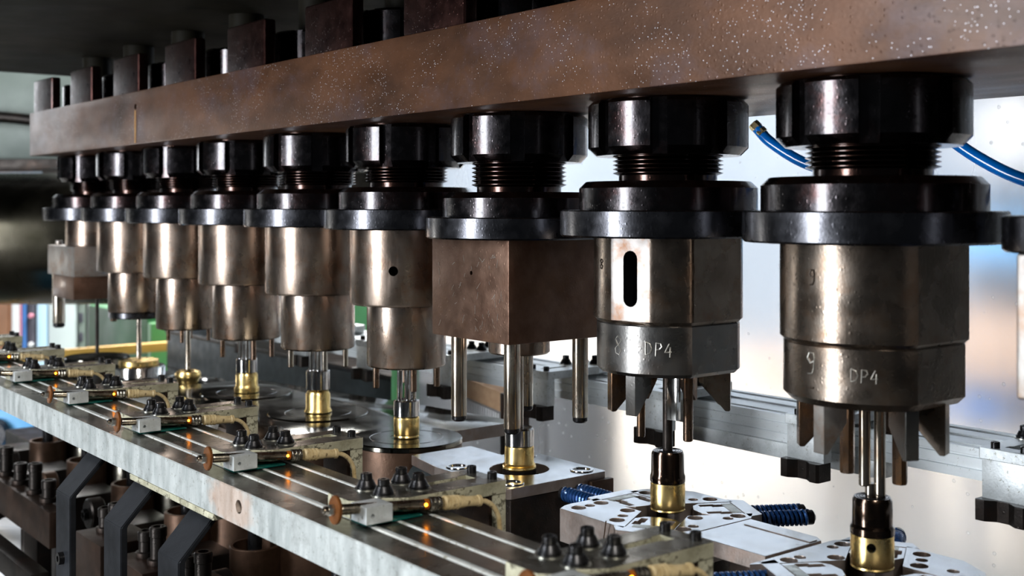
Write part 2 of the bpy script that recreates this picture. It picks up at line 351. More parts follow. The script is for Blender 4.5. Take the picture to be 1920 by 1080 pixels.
# lugs on top of the beam
lug_me = None
for k in range(1, 8):
    X = ST(k)
    lab = ['dark red oily clamp lug at the far left end of the beam top', 'dark red oily clamp lug second from the far end of the beam', 'dark red oily clamp lug third from the far end of the beam',
           'dark red oily clamp lug fourth from the far end of the beam', 'dark red oily clamp lug fifth from the far end of the beam', 'tall dark red clamp lug sixth from the far end of the beam',
           'dark red clamp lug nearest the camera, cut by the picture top'][k-1]
    t = thing('clamp_lug', lab, 'clamp', (X-.0175, -.080, .164), 0, 'clamp lugs along the top of the beam')
    if lug_me is None:
        lug_me = xf(box(-.0545, .0475, -.008, .008, 0, .057, .004, 3), Matrix.Identity(4))
    obj('lug_plate', lug_me, 'lug_red', t)

# ================================================================== SPINDLES
def slot_nut(Rn, Rs, z0, z1, ph, nslot=8, wslot=.0135):
    A = []; half = math.asin(wslot/2/Rn)
    for s in range(nslot):
        c = ph+2*PI*s/nslot
        A += [(c-half-1e-4, Rn), (c-half, Rs), (c, Rs), (c+half, Rs), (c+half+1e-4, Rn)]
        gap = 2*PI/nslot-2*half
        for q in range(1, 9): A.append((c+half+gap*q/9, Rn))
    lv = [(z0, -.0065), (z0+.0065, 0), (z1-.003, 0), (z1, -.003)]
    v = []; f = []; k = len(A)
    for z, dr in lv:
        for a, r in A:
            r2 = min(r, Rn+dr); v.append((r2*math.cos(a), r2*math.sin(a), z))
    for j in range(len(lv)-1):
        for i in range(k):
            i2 = (i+1) % k; f.append((j*k+i, j*k+i2, (j+1)*k+i2, (j+1)*k+i))
    f.append(tuple(range(k-1, -1, -1))); f.append(tuple((len(lv)-1)*k+i for i in range(k)))
    return mesh('nut', v, f, 28)
def thread(z0, z1, Ro=.0462, Ri=.042, n=5, Rneck=.0412, zn=None):
    p = [(Rneck, zn), (Rneck, z0-.0003)]; h = (z1-z0)/n
    for i in range(n):
        p += [(Ri, z0+h*i), (Ro, z0+h*(i+.45)), (Ro, z0+h*(i+.58))]
    p += [(Ri, z1)]
    return lathe(p, 64, ang=20)
def strokes(R, phi0, z0, glyphs, hgt, mat, parent, r=.0004, flat=None, name='marking', label=None):
    """engraved hand writing laid on a cylinder of radius R around angle phi0"""
    G = {'D': [[(0, 0), (0, 1)], [(0, 1), (.35, .85), (.5, .5), (.35, .12), (0, 0)]],
         'P': [[(0, 0), (.05, 1), (.4, .95), (.48, .7), (.3, .5), (.03, .45)]],
         '4': [[(.32, 1), (0, .35), (.5, .38)], [(.4, .75), (.38, 0)]],
         '8': [[(.42, .85), (.2, 1), (.03, .8), (.2, .55), (.45, .3), (.3, .02), (.05, .1), (.02, .35), (.25, .55), (.45, .78), (.42, .88)]],
         '9': [[(.42, .62), (.2, .5), (.03, .72), (.15, .97), (.38, .95), (.43, .7), (.4, .3), (.3, .05), (.05, .02)]],
         '-': [[(0, 0), (.5, .02)]]}
    bm = bmesh.new()
    for ch, u0, dz in glyphs:
        for st in G[ch]:
            pts = []
            for a, b2 in zip(st[:-1], st[1:]):
                for q in range(5): t = q/5; pts.append((a[0]+(b2[0]-a[0])*t, a[1]+(b2[1]-a[1])*t))
            pts.append(st[-1]); P3 = []
            for x, y in pts:
                u = (u0+x)*hgt; z = z0+(dz+y)*hgt
                if flat: # flat = (nx, ny, offset)
                    nx, ny, off = flat; P3.append((nx*off-ny*u, ny*off+nx*u, z))
                else: a = phi0+u/R; P3.append((R*math.cos(a), R*math.sin(a), z))
            tm = tube(P3, r, 5); bm.from_mesh(tm); bpy.data.meshes.remove(tm)
    me = bpy.data.meshes.new('mk'); bm.to_mesh(me); bm.free(); finish(me)
    o = obj(name, me, mat, parent);
    if label: o['label'] = label
    return o

nut_cache = {}
def spindle(k, label, dz=0):
    X = ST(k)
    t = thing('press_spindle', label, 'press tool', (X, 0, 0), 0)
    # shank through the beam, upper nut on the beam
    obj('shank', rodm(.024, .205, .262, n=32), 'ram_dark', t)
    ph = R_([0, -95, -80, -100, -90, -75, -98, -85, -97, -102, -90][k])
    obj('upper_nut', slot_nut(.0575, .051, .164, .211, ph+.35), 'oily_black', t)
    obj('lock_washer', lathe([(.050, .0862), (.055, .0862), (.055, .0885), (.050, .0885)], 48), 'thread_black', t)
    obj('slotted_nut', slot_nut(.0668, .0605, .0415, .0865, ph), 'oily_black', t)
    zc = .020+dz
    obj('thread', thread(zc+.0055, .0425, n=5 if not dz else 6, zn=zc-.004), 'thread_black', t)
    Rc = .0775 if k == 9 else .0745
    zf = -.0035+dz
    obj('collar', lathe([(Rc, zf-.001), (Rc, zc-.0055), (Rc-.0055, zc), (.03, zc)], 96), 'oily_black', t)
    Rf = .0905
    zb = -.0255+dz*.8
    obj('flange', lathe([(Rf-.0015, zb), (Rf, zb+.0015), (Rf, zf-.001), (Rf-.001, zf)], 110), 'flange_black', t)
    return t, zb
def flatcyl(R, flats):
    def rf(a):
        r = R
        for ph, d in flats:
            c = math.cos(a-ph)
            if c > .3: r = min(r, d/c)
        return r
    return rf
def fl_angles(R, flats, n=96):
    A = [2*PI*i/n for i in range(n)]
    for ph, d in flats:
        h = math.acos(d/R); A += [(ph-h) % (2*PI), (ph+h) % (2*PI)]
    return sorted(A)
def jaw(parent, phi, mat, r0=.030, r1=.052, w=.010, z0=-.17, z1=-.134, tip=.005, lab=None):
    prof = [(r0, z1), (r1, z1), (r1, z0+.0006), (r1-.001, z0), (r1-tip+.001, z0), (r1-tip, z0+.0012), (r0, z0+.020)]
    v = [(x, -w/2, z) for x, z in prof]+[(x, w/2, z) for x, z in prof]; n = len(prof)
    f = [tuple(range(n)), tuple(range(2*n-1, n-1, -1))]+[(i, i+n, (i+1) % n+n, (i+1) % n) for i in range(n)]
    bm = bmesh.new(); me = bpy.data.meshes.new('t'); me.from_pydata(v, [], f); bm.from_mesh(me); bpy.data.meshes.remove(me)
    bmesh.ops.recalc_face_normals(bm, faces=bm.faces)
    bmesh.ops.bevel(bm, geom=bm.edges, offset=.0004, segments=1, affect='EDGES')
    return obj('jaw', bm_mesh('jaw', bm), mat, parent, rot=(0, 0, phi), label=lab)

# --- station 9
t, zb = spindle(9, 'nearest full spindle with grey chucked body scratched 9 DP4, right of centre')
F = [(0, .0562), (PI, .0562), (R_(90), .0585)]
obj('body', loft(flatcyl(.064, F), [(-.0945, -.003), (-.0915, 0), (zb-.0005, 0), (zb+.001, 0)], angles=fl_angles(.064, F)), 'body_dark', t)
F = [(0, .0545), (PI, .0545)]
obj('lower_body', loft(flatcyl(.0615, F), [(-.136, -.005), (-.131, 0), (-.0955, 0), (-.0942, -.001)], angles=fl_angles(.0615, F)), 'body_dark', t)
for a, mt in ((-132, 'pin_dark'), (-98, 'block_bright'), (-26, 'body_grey'), (15, 'body_dark'), (62, 'pin_dark'), (108, 'pin_dark'), (168, 'pin_dark')): jaw(t, R_(a), mt)
obj('guide_pin', lathe([(.0048, -.190), (.0052, -.1885), (.0052, -.133)], 8, -.0145, -.009), 'pin_dark', t)
obj('guide_pin', lathe([(.0048, -.193), (.0052, -.1915), (.0052, -.133)], 8, .0215, .001), 'pin_dark', t)
obj('ram_rod', join(rodm(.0041, -.198, -.133, -.0035, -.004), rodm(.0036, -.206, -.196, -.001, -.001), rodm(.004, -.206, -.133, .004, .003)), 'pin_steel', t)
obj('punch', lathe([(.0148, -.2318), (.0153, -.2312), (.0153, -.2265), (.0139, -.2245), (.0137, -.208), (.0125, -.2055), (.0035, -.2055)], 48), 'punch_brown', t)
obj('punch_grooves', join(*[lathe([(r, -.2057), (r+.0005, -.2052), (r+.001, -.2057)], 40) for r in (.0105, .0085, .0065)]), 'bolt_black', t)
strokes(.0617, R_(-99), -.1145, [('9', 0, 0)], .0155, 'mark_bright', t, .0005, label='large scratched figure 9')
strokes(.0617, R_(-97), -.1235, [('-', 0, 0)], .008, 'mark_dark', t, .0007)
strokes(.0617, R_(-68), -.1165, [('D', 0, 0), ('P', .75, -.05), ('4', 1.45, -.08)], .0088, 'mark_bright', t, .0004, label='bright scratched letters DP4')
strokes(.0642, R_(-95), -.0535, [('9', 0, 0)], .0105, 'mark_dark', t, .0006, label='small scratched figure 9')

# --- station 8
t, zb = spindle(8, 'spindle with a tall dark slot in its flat, scratched 8 DP4')
F = [(0, .0553), (R_(-76), .0593), (PI, .0553)]
b8 = loft(flatcyl(.062, F), [(-.0955, -.003), (-.0925, 0), (zb-.0005, 0), (zb+.001, 0)], angles=fl_angles(.062, F))
sl = prism(slotp(0, 0, .0160, .0066), -.03, .03, bev=.0001)
sl = xf(sl, Matrix.Rotation(R_(-76), 4, 'Z') @ Matrix.Translation((.062, 0, -.0585)) @ Matrix.Rotation(PI/2, 4, 'Y'))
b8 = cut(b8, [sl]); b8.materials.clear()
for p in b8.polygons:
    n_ = p.normal; p.material_index = 1 if n_.x*math.cos(R_(-76))+n_.y*math.sin(R_(-76)) > .995 and p.center.xy.length > .058 else (2 if p.center.xy.length < .0535 and abs(n_.z) < .99 else 0)
obj('body', b8, ['body_dark', 'flat_pale', 'hole_shade'], t)
F = [(0, .0530), (PI, .0530)]
obj('lower_body', loft(flatcyl(.0595, F), [(-.137, -.003), (-.134, 0), (-.0965, 0), (-.0952, -.001)], angles=fl_angles(.0595, F)), 'body_grey', t)
for a, mt in ((195, 'pin_dark'), (-81, 'body_grey'), (-113, 'pin_dark'), (38, 'body_dark'), (66, 'body_dark'), (110, 'pin_dark'), (160, 'pin_dark')): jaw(t, R_(a), mt)
obj('flat_stop', box(.012, .022, -.018, -.012, -.176, -.134, .0006), 'polished', t, rot=(0, 0, R_(8)))
obj('guide_pin', rodm(.0036, -.193, -.134, -.010, -.0215), 'pin_dark', t)
obj('guide_pin', rodm(.0042, -.196, -.134, .0175, .006), 'pin_dark', t)
obj('ram_rod', rodm(.0042, -.206, -.134), 'black_iron', t)
obj('punch', lathe([(.0143, -.2318), (.0147, -.2312), (.0147, -.2265), (.0139, -.2245), (.0137, -.208), (.0125, -.2055), (.0035, -.2055)], 48), 'punch_brown', t)
obj('punch_grooves', join(*[lathe([(r, -.2057), (r+.0005, -.2052), (r+.001, -.2057)], 40) for r in (.0105, .0085, .0065)]), 'bolt_black', t)
strokes(.0597, R_(-63), -.1185, [('D', 0, 0), ('P', .78, -.05), ('4', 1.5, -.12)], .0105, 'mark_bright', t, .00055, label='bright scratched letters DP4')
strokes(.0597, R_(-91), -.1205, [('8', 0, 0)], .0155, 'mark_bright', t, .0003, label='faint scratched figure 8')
strokes(.0622, R_(-108), -.052, [('8', 0, 0)], .0085, 'mark_dark', t, .0004, label='small stamped figure 8')

# --- station 7 (square block)
t, zb = spindle(7, 'spindle carrying a square brown scratched block above long pins', -.0072)
blk = box(-.061, .061, -.061, .061, -.126, zb+.0004, .0016)
blk = cut(blk, [xf(rodm(.0020, -.02, .02), Matrix.Translation((.004, -.061, -.063)) @ Matrix.Rotation(PI/2, 4, 'X'))]); blk.materials.clear()
obj('square_block', blk, 'block_brown', t)
rnd = random.Random(3); scr = []
for i in range(46):
    x = rnd.uniform(-.05, .052); z = rnd.uniform(-.118, -.045); a = rnd.gauss(1.5, .55); l = rnd.uniform(.002, .009)
    dx, dz_ = math.cos(a)*l, math.sin(a)*l
    scr.append(tube([(x-dx/2, -.06105, z-dz_/2), (x+rnd.uniform(-.0006, .0006), -.0611, z), (x+dx/2, -.06105, z+dz_/2)], .0002, 4))
s_ = obj('scratches', join(*scr), 'mark_bright', t, label='fine bright scratches'); s_['kind'] = 'stuff'
obj('inner_sleeve', rodm(.030, -.143, -.125, 0, 0, 48), 'body_steel', t)
for (x, y, z) in ((-.042, -.042, -.206), (.042, -.042, -.206), (.042, .042, -.205), (-.042, .042, -.205)):
    p_ = obj('long_pin', rodm(.0077, z, -.125, x, y, 28, .0008), 'pin_steel', t)
    obj('pin_tip', rodm(.0073, z-.0045, z+.0005, x, y, 28, .0016), 'bolt_black', p_)
obj('ram_rod', rodm(.0042, -.216, -.14), 'pin_steel', t)
obj('punch', lathe([(.0138, -.2332), (.0143, -.2325), (.0143, -.2172), (.0131, -.2155), (.004, -.2155)], 48), 'polished', t)

# --- stations 6..2 (stepped round bodies)
def stepped(k, label, R1, z1, R2, z2, mat='body_steel'):
    t, zb = spindle(k, label)
    m1 = lathe([(R1-.003, z1), (R1-.0008, z1+.0012), (R1, z1+.003), (R1, zb+.0005)], 96)
    if k == 6:
        m1 = cut(m1, [xf(rodm(.0052, -.02, .02), Matrix.Rotation(R_(-46), 4, 'Z') @ Matrix.Translation((.0616, 0, -.069)) @ Matrix.Rotation(PI/2, 4, 'Y'))]); m1.materials.clear()
        for p in m1.polygons: p.material_index = 1 if p.center.xy.length < .0605 and abs(p.normal.z) < .9 else 0
        obj('body', m1, [mat, 'hole_shade'], t)
    else: obj('body', m1, mat, t)
    obj('lower_body', lathe([(R2-.0025, z2), (R2-.0008, z2+.001), (R2, z2+.0025), (R2, z1+.0005)], 80), mat, t)
    return t
t = stepped(6, 'stepped round spindle with a small dark hole, left of the square block', .0625, -.108, .0437, -.1767)
strokes(.0438, R_(-84), -.136, [('D', 0, 0), ('P', .75, 0), ('4', 1.45, 0)], .0062, 'mark_dark', t, .0003, label='small dark stamped DP4')
for a in (-120, -20, 60, 150): obj('guide_pin', rodm(.0036, -.201, -.174, .0335*math.cos(R_(a)), .0335*math.sin(R_(a))), 'pin_dark', t)
for a in (-100, -20, 60, 140, 220): obj('stripper_pin', rodm(.0030, -.2145, -.174, .0078*math.cos(R_(a)), .0078*math.sin(R_(a))), 'polished', t)
obj('punch', lathe([(.0138, -.2325), (.0144, -.232), (.0144, -.2155), (.0132, -.2142), (.0105, -.2142), (.0105, -.2165), (.003, -.2165)], 48), 'polished', t)
t = stepped(5, 'stepped round spindle above the fifth brass cup from the left', .0645, -.1078, .0453, -.176)
for a in (-125, -15, 60, 150): obj('guide_pin', rodm(.0036, -.200, -.174, .0335*math.cos(R_(a)), .0335*math.sin(R_(a))), 'pin_steel', t)
for a in (-100, -20, 60, 140, 220): obj('stripper_pin', rodm(.0036, -.2055, -.174, .0082*math.cos(R_(a)), .0082*math.sin(R_(a))), 'polished', t)
obj('punch', lathe([(.0142, -.2275), (.0147, -.227), (.0147, -.2045), (.0138, -.2035), (.003, -.2035)], 48), 'polished', t)
t = stepped(4, 'stepped round spindle whose three pins hang over a capped brass cup', .0645, -.1065, .0462, -.181)
for a in (-130, -10, 60, 150): obj('guide_pin', rodm(.0036, -.208, -.179, .0335*math.cos(R_(a)), .0335*math.sin(R_(a))), 'pin_dark', t)
for a in (-110, -20, 60, 140, 220): obj('stripper_pin', rodm(.0036, -.2125, -.179, .0082*math.cos(R_(a)), .0082*math.sin(R_(a))), 'polished', t)
obj('punch', lathe([(.0138, -.2285), (.0144, -.228), (.0144, -.2105), (.0135, -.2095), (.003, -.2095)], 48), 'polished', t)
t = stepped(3, 'stepped round spindle with one long thin rod touching a domed brass cap', .065, -.107, .0467, -.184)
for a in (-130, -40, 60, 150): obj('guide_pin', rodm(.0030, -.203, -.182, .030*math.cos(R_(a)), .030*math.sin(R_(a))), 'pin_dark', t)
obj('ram_rod', rodm(.0042, -.2515, -.182), 'pin_steel', t)
t = stepped(2, 'stepped round spindle with a dark ring at its foot above the flat brass disc', .066, -.1077, .0485, -.173)
obj('foot_ring', lathe([(.046, -.1825), (.0478, -.181), (.0478, -.173)], 64), 'flange_black', t)
for (a, z_) in ((205, -.192), (20, -.19)): obj('guide_pin', rodm(.0058, z_, -.13, .056*math.cos(R_(a)), .056*math.sin(R_(a))), 'pin_dark', t)
obj('ram_rod', rodm(.0042, -.2515, -.18), 'pin_steel', t)
# --- station 1
t, zb = spindle(1, 'leftmost spindle with a bright square block and one thick peg')
obj('body', lathe([(.052, -.0705), (.0535, -.069), (.0535, zb+.0005)], 72), 'body_steel', t)
obj('square_block', box(-.085, .06, -.06, .06, -.122, -.07, .002), 'block_bright', t)
obj('lower_block', box(-.055, .058, -.0595, .055, -.161, -.1215, .0015), 'block_brown', t)
for x in (-.068, -.052): obj('clamp_screw', lathe([(.0055, 0), (.006, .001), (.006, .007), (.005, .0082), (.0028, .0082), (.0028, .005)], 16), 'block_bright', t, (x, -.045+.02*(x > -.06), -.0702))
q_ = obj('thick_peg', rodm(.0108, -.2115, -.121, -.069, -.045, 28), 'pin_steel', t)
obj('peg_tip', rodm(.0104, -.2185, -.211, -.069, -.045, 28, .003), 'bolt_black', q_)
obj('ram_rod', rodm(.0032, -.262, -.16), 'black_iron', t)
# --- station 10
t, zb = spindle(10, 'rightmost spindle cut off by the picture edge, with a pale square block', -.0022)
obj('square_block', box(-.061, .061, -.061, .061, -.1128, zb, .003, 3), 'block_bright', t)

# ================================================================== DIES
def rot2(x, y, a): return (x*math.cos(a)-y*math.sin(a), x*math.sin(a)+y*math.cos(a))
def spring(parent, x0, y0, ang, L=.045, r=.0069, z=-.2625, turns=11):
    pts = []
    n = turns*14
    for i in range(n+1):
        a = 2*PI*i/14; pts.append((r*.80*math.cos(a), r*.80*math.sin(a), L*i/n))
    me = tube(pts, r*.235, 6)
    d = Vector((math.cos(ang), math.sin(ang), 0)); p0 = Vector((x0, y0, z))
    s = obj('die_spring', along(me, p0, p0+d), 'spring_blue', parent)
    g = rodm(r*.55, -.004, L+.006, n=16, ch=.001)
    obj('spring_bolt', along(g, p0, p0+d), 'bolt_black', s)
    obj('bolt_head', along(lathe([(r*.9, L-.001), (r*.9, L+.004), (r*.7, L+.005), (r*.4, L+.005), (r*.4, L+.003)], 16), p0, p0+d), 'bolt_black', s)
def chuck_die(k, label, mir=1):
    t = thing('jaw_die', label, 'die', (ST(k), 0, -.46), 0, 'jaw dies under the two nearest spindles'); Z = .46
    ends = [R_(60), R_(180), R_(300)]
    if mir < 0: ends = [PI-a for a in ends]
    body = [(-.061, -.067), (.054, -.067), (.0598, -.061), (.0598, .036), (.050, .050), (.034, .064), (.012, .066), (-.031, .066), (-.056, .052), (-.0665, .036), (-.0675, -.050), (-.066, -.058)]
    big = [(-.0528, -.0532), (-.0529, -.0273), (-.0207, -.0268), (-.0042, -.0545), (-.0035, .056), (.0308, .0002), (.0485, .0325), (.0479, -.0319), (-.0545, .0284), (-.018, .030)]
    small = [(-.0522, -.0409), (-.0108, -.0418), (-.0116, .0433), (.0486, .0202), (.0475, -.0199), (-.040, .0375)]
    if mir < 0: body = [(-x, y) for x, y in body][::-1]; big = [(-x, y) for x, y in big]; small = [(-x, y) for x, y in small]
    HW = .0198
    full = prism(body, -.284+Z, -.256+Z, [circ(x, y, .0063, 20) for x, y in big]+[circ(x, y, .0043, 16) for x, y in small]+[circ(0, 0, .0165, 28)], .0004)
    ch = []
    for a in ends:
        q = box(0, .12, -HW, HW, -.30+Z, -.24+Z, 0); ch.append(xf(q, Matrix.Rotation(a, 4, 'Z')))
    me = cut(full, ch); me.materials.clear()
    # split the three fixed plates by loose part
    bm = bmesh.new(); bm.from_mesh(me); seen = set(); groups = []
    bm.verts.ensure_lookup_table()
    for v in bm.verts:
        if v in seen: continue
        st = [v]; comp = set()
        while st:
            q = st.pop()
            if q in comp: continue
            comp.add(q); st += [e.other_vert(q) for e in q.link_edges]
        seen |= comp; groups.append([x.index for x in comp])
    bm.free()
    for gset in groups:
        gs = set(gset); b2 = bmesh.new(); b2.from_mesh(me); b2.verts.ensure_lookup_table()
        bmesh.ops.delete(b2, geom=[v for v in b2.verts if v.index not in gs], context='VERTS')
        if len(b2.faces) < 20: b2.free(); continue
        pm = bm_mesh('dp', b2, 16); two_tone(pm); obj('die_plate', pm, ['die_side', 'die_top'], t)
    fl = []
    for (x, y) in big: fl.append(lathe([(.0063, -.2835+Z), (.0063, -.2625+Z), (.0036, -.2620+Z), (.0034, -.2622+Z), (.0032, -.2665+Z)], 16, x, y))
    for (x, y) in small: fl.append(lathe([(.0043, -.2835+Z), (.0043, -.264+Z)], 12, x, y))
    obj('socket_screws', join(*fl), 'bolt_black', t)
    for a in ends:
        pts = [(.0255, -.0125), (.033, -.0194), (.0605, -.0194), (.0605, .0194), (.033, .0194), (.0255, .0125), (.0225, 0)]
        hl = []
        for c_ in (-.0115, .0115): hl.append([(.031, c_-.003), (.041, c_-.003), (.041, c_-.0055), (.051, c_-.0055), (.051, c_+.0012), (.044, c_+.0012), (.044, c_+.003), (.031, c_+.003)])
        sl_ = obj('jaw_slide', two_tone(prism([rot2(x, y, a) for x, y in pts], -.280+Z, -.2563+Z, [[rot2(x, y, a) for x, y in h] for h in hl], .0003)), ['die_side', 'die_top'], t)
        eb = obj('end_block', two_tone(prism([rot2(x, y, a) for x, y in [(.061, -.029), (.0735, -.024), (.0745, -.022), (.0745, .022), (.0735, .024), (.061, .029)]], -.279+Z, -.2560+Z, (), .0004)), ['die_side', 'die_top'], sl_)
        obj('slide_seam', xf(box(.0512, .0603, -.0145, .0145, -.2564+Z, -.2560+Z, .0002), Matrix.Rotation(a, 4, 'Z')), 'washer', sl_)
        for s_ in (-.0095, .0095):
            x, y = rot2(.0745, s_, a); spring(t, x, y, a, z=-.2640+Z)
    obj('die_core', lathe([(.060, 0), (.060, .160), (.058, .176), (.0105, .176), (.0105, .184)], 64), 'black_iron', t)
    return t
t = chuck_die(8, 'star-shaped die with holes and blue springs under the slotted spindle')
t = chuck_die(9, 'nearest star-shaped die, cut by the bottom edge, under the spindle marked 9', -1)
# bridge plate
t = thing('bridge_plate', 'flat grey bridge plate lying between the two star-shaped dies', 'plate', (-.1, -.003, -.268))
me = two_tone(prism([(-.0385, -.026), (-.03, -.036), (.036, -.036), (.036, .030), (.028, .036), (-.0385, .036)], 0, .0122, (), .0006))
obj('plate', me, ['die_side', 'die_top'], t)
obj('scored_strip', two_tone(prism([(-.03, .018), (.0345, .018), (.0345, .027), (-.03, .027)], .0122, .0129, (), .0002)), ['die_side', 'die_top'], t)
obj('foot', box(-.02, .02, -.012, .02, -.19, .0002, .002), 'black_iron', t)
# die 7
t = thing('square_die', 'square bright-topped die block with a round opening, under the brown square block', 'die', (ST(7), 0, -.46)); Z = .46
sq = [(-.0605, -.0575), (-.0575, -.0605), (.0575, -.0605), (.0605, -.0575), (.0605, .0575), (.0575, .0605), (-.0575, .0605), (-.0605, .0575)]
hh = [(-.043, -.043), (.043, -.043), (.043, .043), (-.043, .043)]
obj('top_plate', two_tone(prism(sq, -.266+Z, -.256+Z, [circ(0, 0, .029, 48)]+[circ(x, y, .0085, 24) for x, y in hh], .0006)), ['die_side', 'die_top'], t)
obj('die_body', box(-.0585, .0595, -.0575, .0575, 0, -.2662+Z, .002), 'black_iron', t)
obj('side_cover', box(.0605, .0665, .035, .0635, .08, -.262+Z, .001), 'brown_iron', t)
for x, y in hh:
    obj('guide_bush', lathe([(.0105, -.2563+Z), (.0115, -.2556+Z), (.0112, -.2549+Z), (.0088, -.2549+Z), (.0084, -.2555+Z), (.0084, -.275+Z), (.002, -.275+Z)], 32, x, y), 'polished', t)
obj('insert', lathe([(.0165, -.29+Z), (.0165, -.2558+Z)], 40), 'black_iron', t)
# wedge plate between 6 and 7
t = thing('filler_plate', 'oil-stained sloping-sided plate between the round and the square die', 'plate', (-.487, -.01, -.46)); Z = .46
v = [(-.036, -.034), (.0245, -.046), (.0245, .040), (-.036, .042)]
obj('plate', two_tone(prism(v, -.268+Z, -.2575+Z, (), .0008)), ['die_side', 'die_top'], t)
wv = [(-.054, -.052, -.31+Z), (.02, -.052, -.31+Z), (.0235, -.044, -.2682+Z), (-.035, -.033, -.2682+Z), (-.054, .03, -.31+Z), (.02, .03, -.31+Z), (.0235, .035, -.2682+Z), (-.035, .035, -.2682+Z)]
wf = [(0, 1, 2, 3), (5, 4, 7, 6), (1, 5, 6, 2), (4, 0, 3, 7), (3, 2, 6, 7), (4, 5, 1, 0)]
obj('sloped_base', mesh('w', wv, wf), 'slate_paint', t)
obj('foot', box(-.02, .012, -.02, .02, 0, .151, .001), 'black_iron', t)
# round dies 4,5,6
for k, lab in ((6, 'round oily die on a brown cylinder, beside the square die'), (5, 'round oily die reflecting a brass cup, in the middle of the row'), (4, 'round oily die under the capped brass cup, third round die from the camera')):
    t = thing('round_die', lab, 'die', (ST(k), 0, -.46)); Z = .46
    obj('die_disc', lathe([(.0605, -.262+Z), (.062, -.261+Z), (.062, -.2572+Z), (.0608, -.256+Z), (.0185, -.256+Z), (.0185, -.2563+Z), (.0165, -.2563+Z), (.0165, -.256+Z)], 110), 'table_oily', t)
    obj('rim_ring', lathe([(.040, -.2561+Z), (.0405, -.2557+Z), (.041, -.2561+Z)], 80, closed=False), 'polished', t)
    obj('die_cylinder', lathe([(.0615, 0), (.0615, -.2618+Z)], 80), 'brown_iron', t)
# die 3, 2, 1
t = thing('ring_die', 'dark ring-shaped die seat with a bright rim under the domed brass cap', 'die', (ST(3), 0, -.46)); Z = .46
obj('die_cylinder', lathe([(.058, 0), (.058, -.270+Z), (.0565, -.268+Z), (.022, -.268+Z), (.021, -.272+Z), (.001, -.272+Z)], 80), 'table_oily', t)
obj('rim_ring', lathe([(.052, -.2685+Z), (.0525, -.2655+Z), (.0555, -.2655+Z), (.056, -.2685+Z)], 80), 'polished', t)
t = thing('ring_die', 'bright-rimmed round die seat carrying the flat brass disc', 'die', (ST(2), 0, -.46))
obj('die_cylinder', lathe([(.042, 0), (.042, -.264+Z), (.0405, -.2615+Z)], 72), 'polished', t)
obj('collar', lathe([(.058, 0), (.058, -.279+Z), (.056, -.277+Z)], 72), 'table_oily', t)
t = thing('ring_die', 'low flat die seat at the far left under the thin black rod', 'die', (ST(1), 0, -.46))
obj('die_cylinder', lathe([(.056, 0), (.056, -.268+Z), (.0545, -.2665+Z)], 72), 'table_oily', t)
# table plate for the far stations
t = thing('table_plate', 'wet grey steel table plate behind the round dies, reaching towards the window', 'plate', (-1.2, .1, -.46))
out = [(.60, .010), (.597, .064), (.40, .075), (-.75, .075), (-.75, -.105), (.46, -.105), (.5, -.09), (.55, -.02)]
holes = [circ(ST(k)+1.2, -.1, .0625, 48) for k in (1, 2, 3, 4, 5)]
holes6 = circ(ST(6)+1.2, -.1, .0625, 64)
out = [(.60, -.025)]+[(.6+.0632*math.cos(R_(a)), -.1+.0632*math.sin(R_(a))) for a in range(80, 182, 6)]+[(.50, -.1), (-.75, -.1), (-.75, .075), (.40, .075), (.597, .064)]
tp = cut(prism([(.532, -.235), (.534, -.13), (.60, -.03), (.597, .060), (.43, .036), (.08, -.035), (.08, -.235)], .188, .2025, (), .0006), [rodm(.0634, .15, .25, ST(k)+1.2, -.1, 80, .0001) for k in (4, 5, 6)])
tp.materials.clear(); obj('plate', two_tone(tp), ['die_side', 'table_oily'], t)
for x in (.5, .3, .1): obj('foot', box(x-.012, x+.012, -.105, -.06, 0, .1882, .001), 'black_iron', t)

# ================================================================== BRASS WORKPIECES
def brass_cup(k, prof, lab, extra=None):
    me = lathe(prof, 56, closed=True)
    if extra == 'hole':
        me = cut(me, [xf(rodm(.0032, -.01, .01), Matrix.Rotation(R_(-58), 4, 'Z') @ Matrix.Translation((.0151, 0, .0175)) @ Matrix.Rotation(PI/2, 4, 'Y'))]); me.materials.clear()
        for p in me.polygons: p.material_index = 1 if p.center.xy.length < .0144 and abs(p.normal.z) < .9 and .013 < p.center.z < .022 else 0
        o = obj('brass_cup', me, ['brass', 'hole_shade'])
    else: o = obj('brass_cup', me, 'brass')
    o.location = (ST(k), 0, prof_z[k]); tag(o, lab, 'workpiece', 'brass cups being formed in the press'); return o
prof_z = {9: -.2558, 8: -.2558, 7: -.2557, 6: -.2559, 5: -.2559, 4: -.2559, 3: -.2720, 2: -.2600}
cup = [(.0135, 0), (.0150, .0012), (.0146, .0024), (.0150, .0034), (.0151, .019), (.0147, .0205), (.0150, .0222), (.0146, .0238), (.0130, .0238)]
brass_cup(9, cup, 'brass cup with a small round side hole, nearest the camera', 'hole')
brass_cup(8, [(r-.0005, z) for r, z in cup], 'plain brass cup on the dark punch over the middle star-shaped die')
brass_cup(7, [(.0158, 0), (.0167, .0012), (.0164, .0028), (.0150, .0034), (.0160, .0046), (.0145, .006), (.0143, .0205), (.0138, .0222), (.0125, .0222)], 'brass cup with a flared foot rim on the square die')
brass_cup(6, [(.0130, 0), (.0142, .0012), (.0136, .0028), (.0143, .0042), (.0143, .0205), (.0137, .0225), (.0125, .0228)], 'straight brass cup under the polished ring, beside the square die')
brass_cup(5, [(.0160, 0), (.0172, .001), (.0170, .0025), (.0152, .0055), (.0150, .0225), (.0130, .0262), (.0085, .0268), (.0075, .0283)], 'brass cup with a shoulder and flared foot, reflected in its round die')
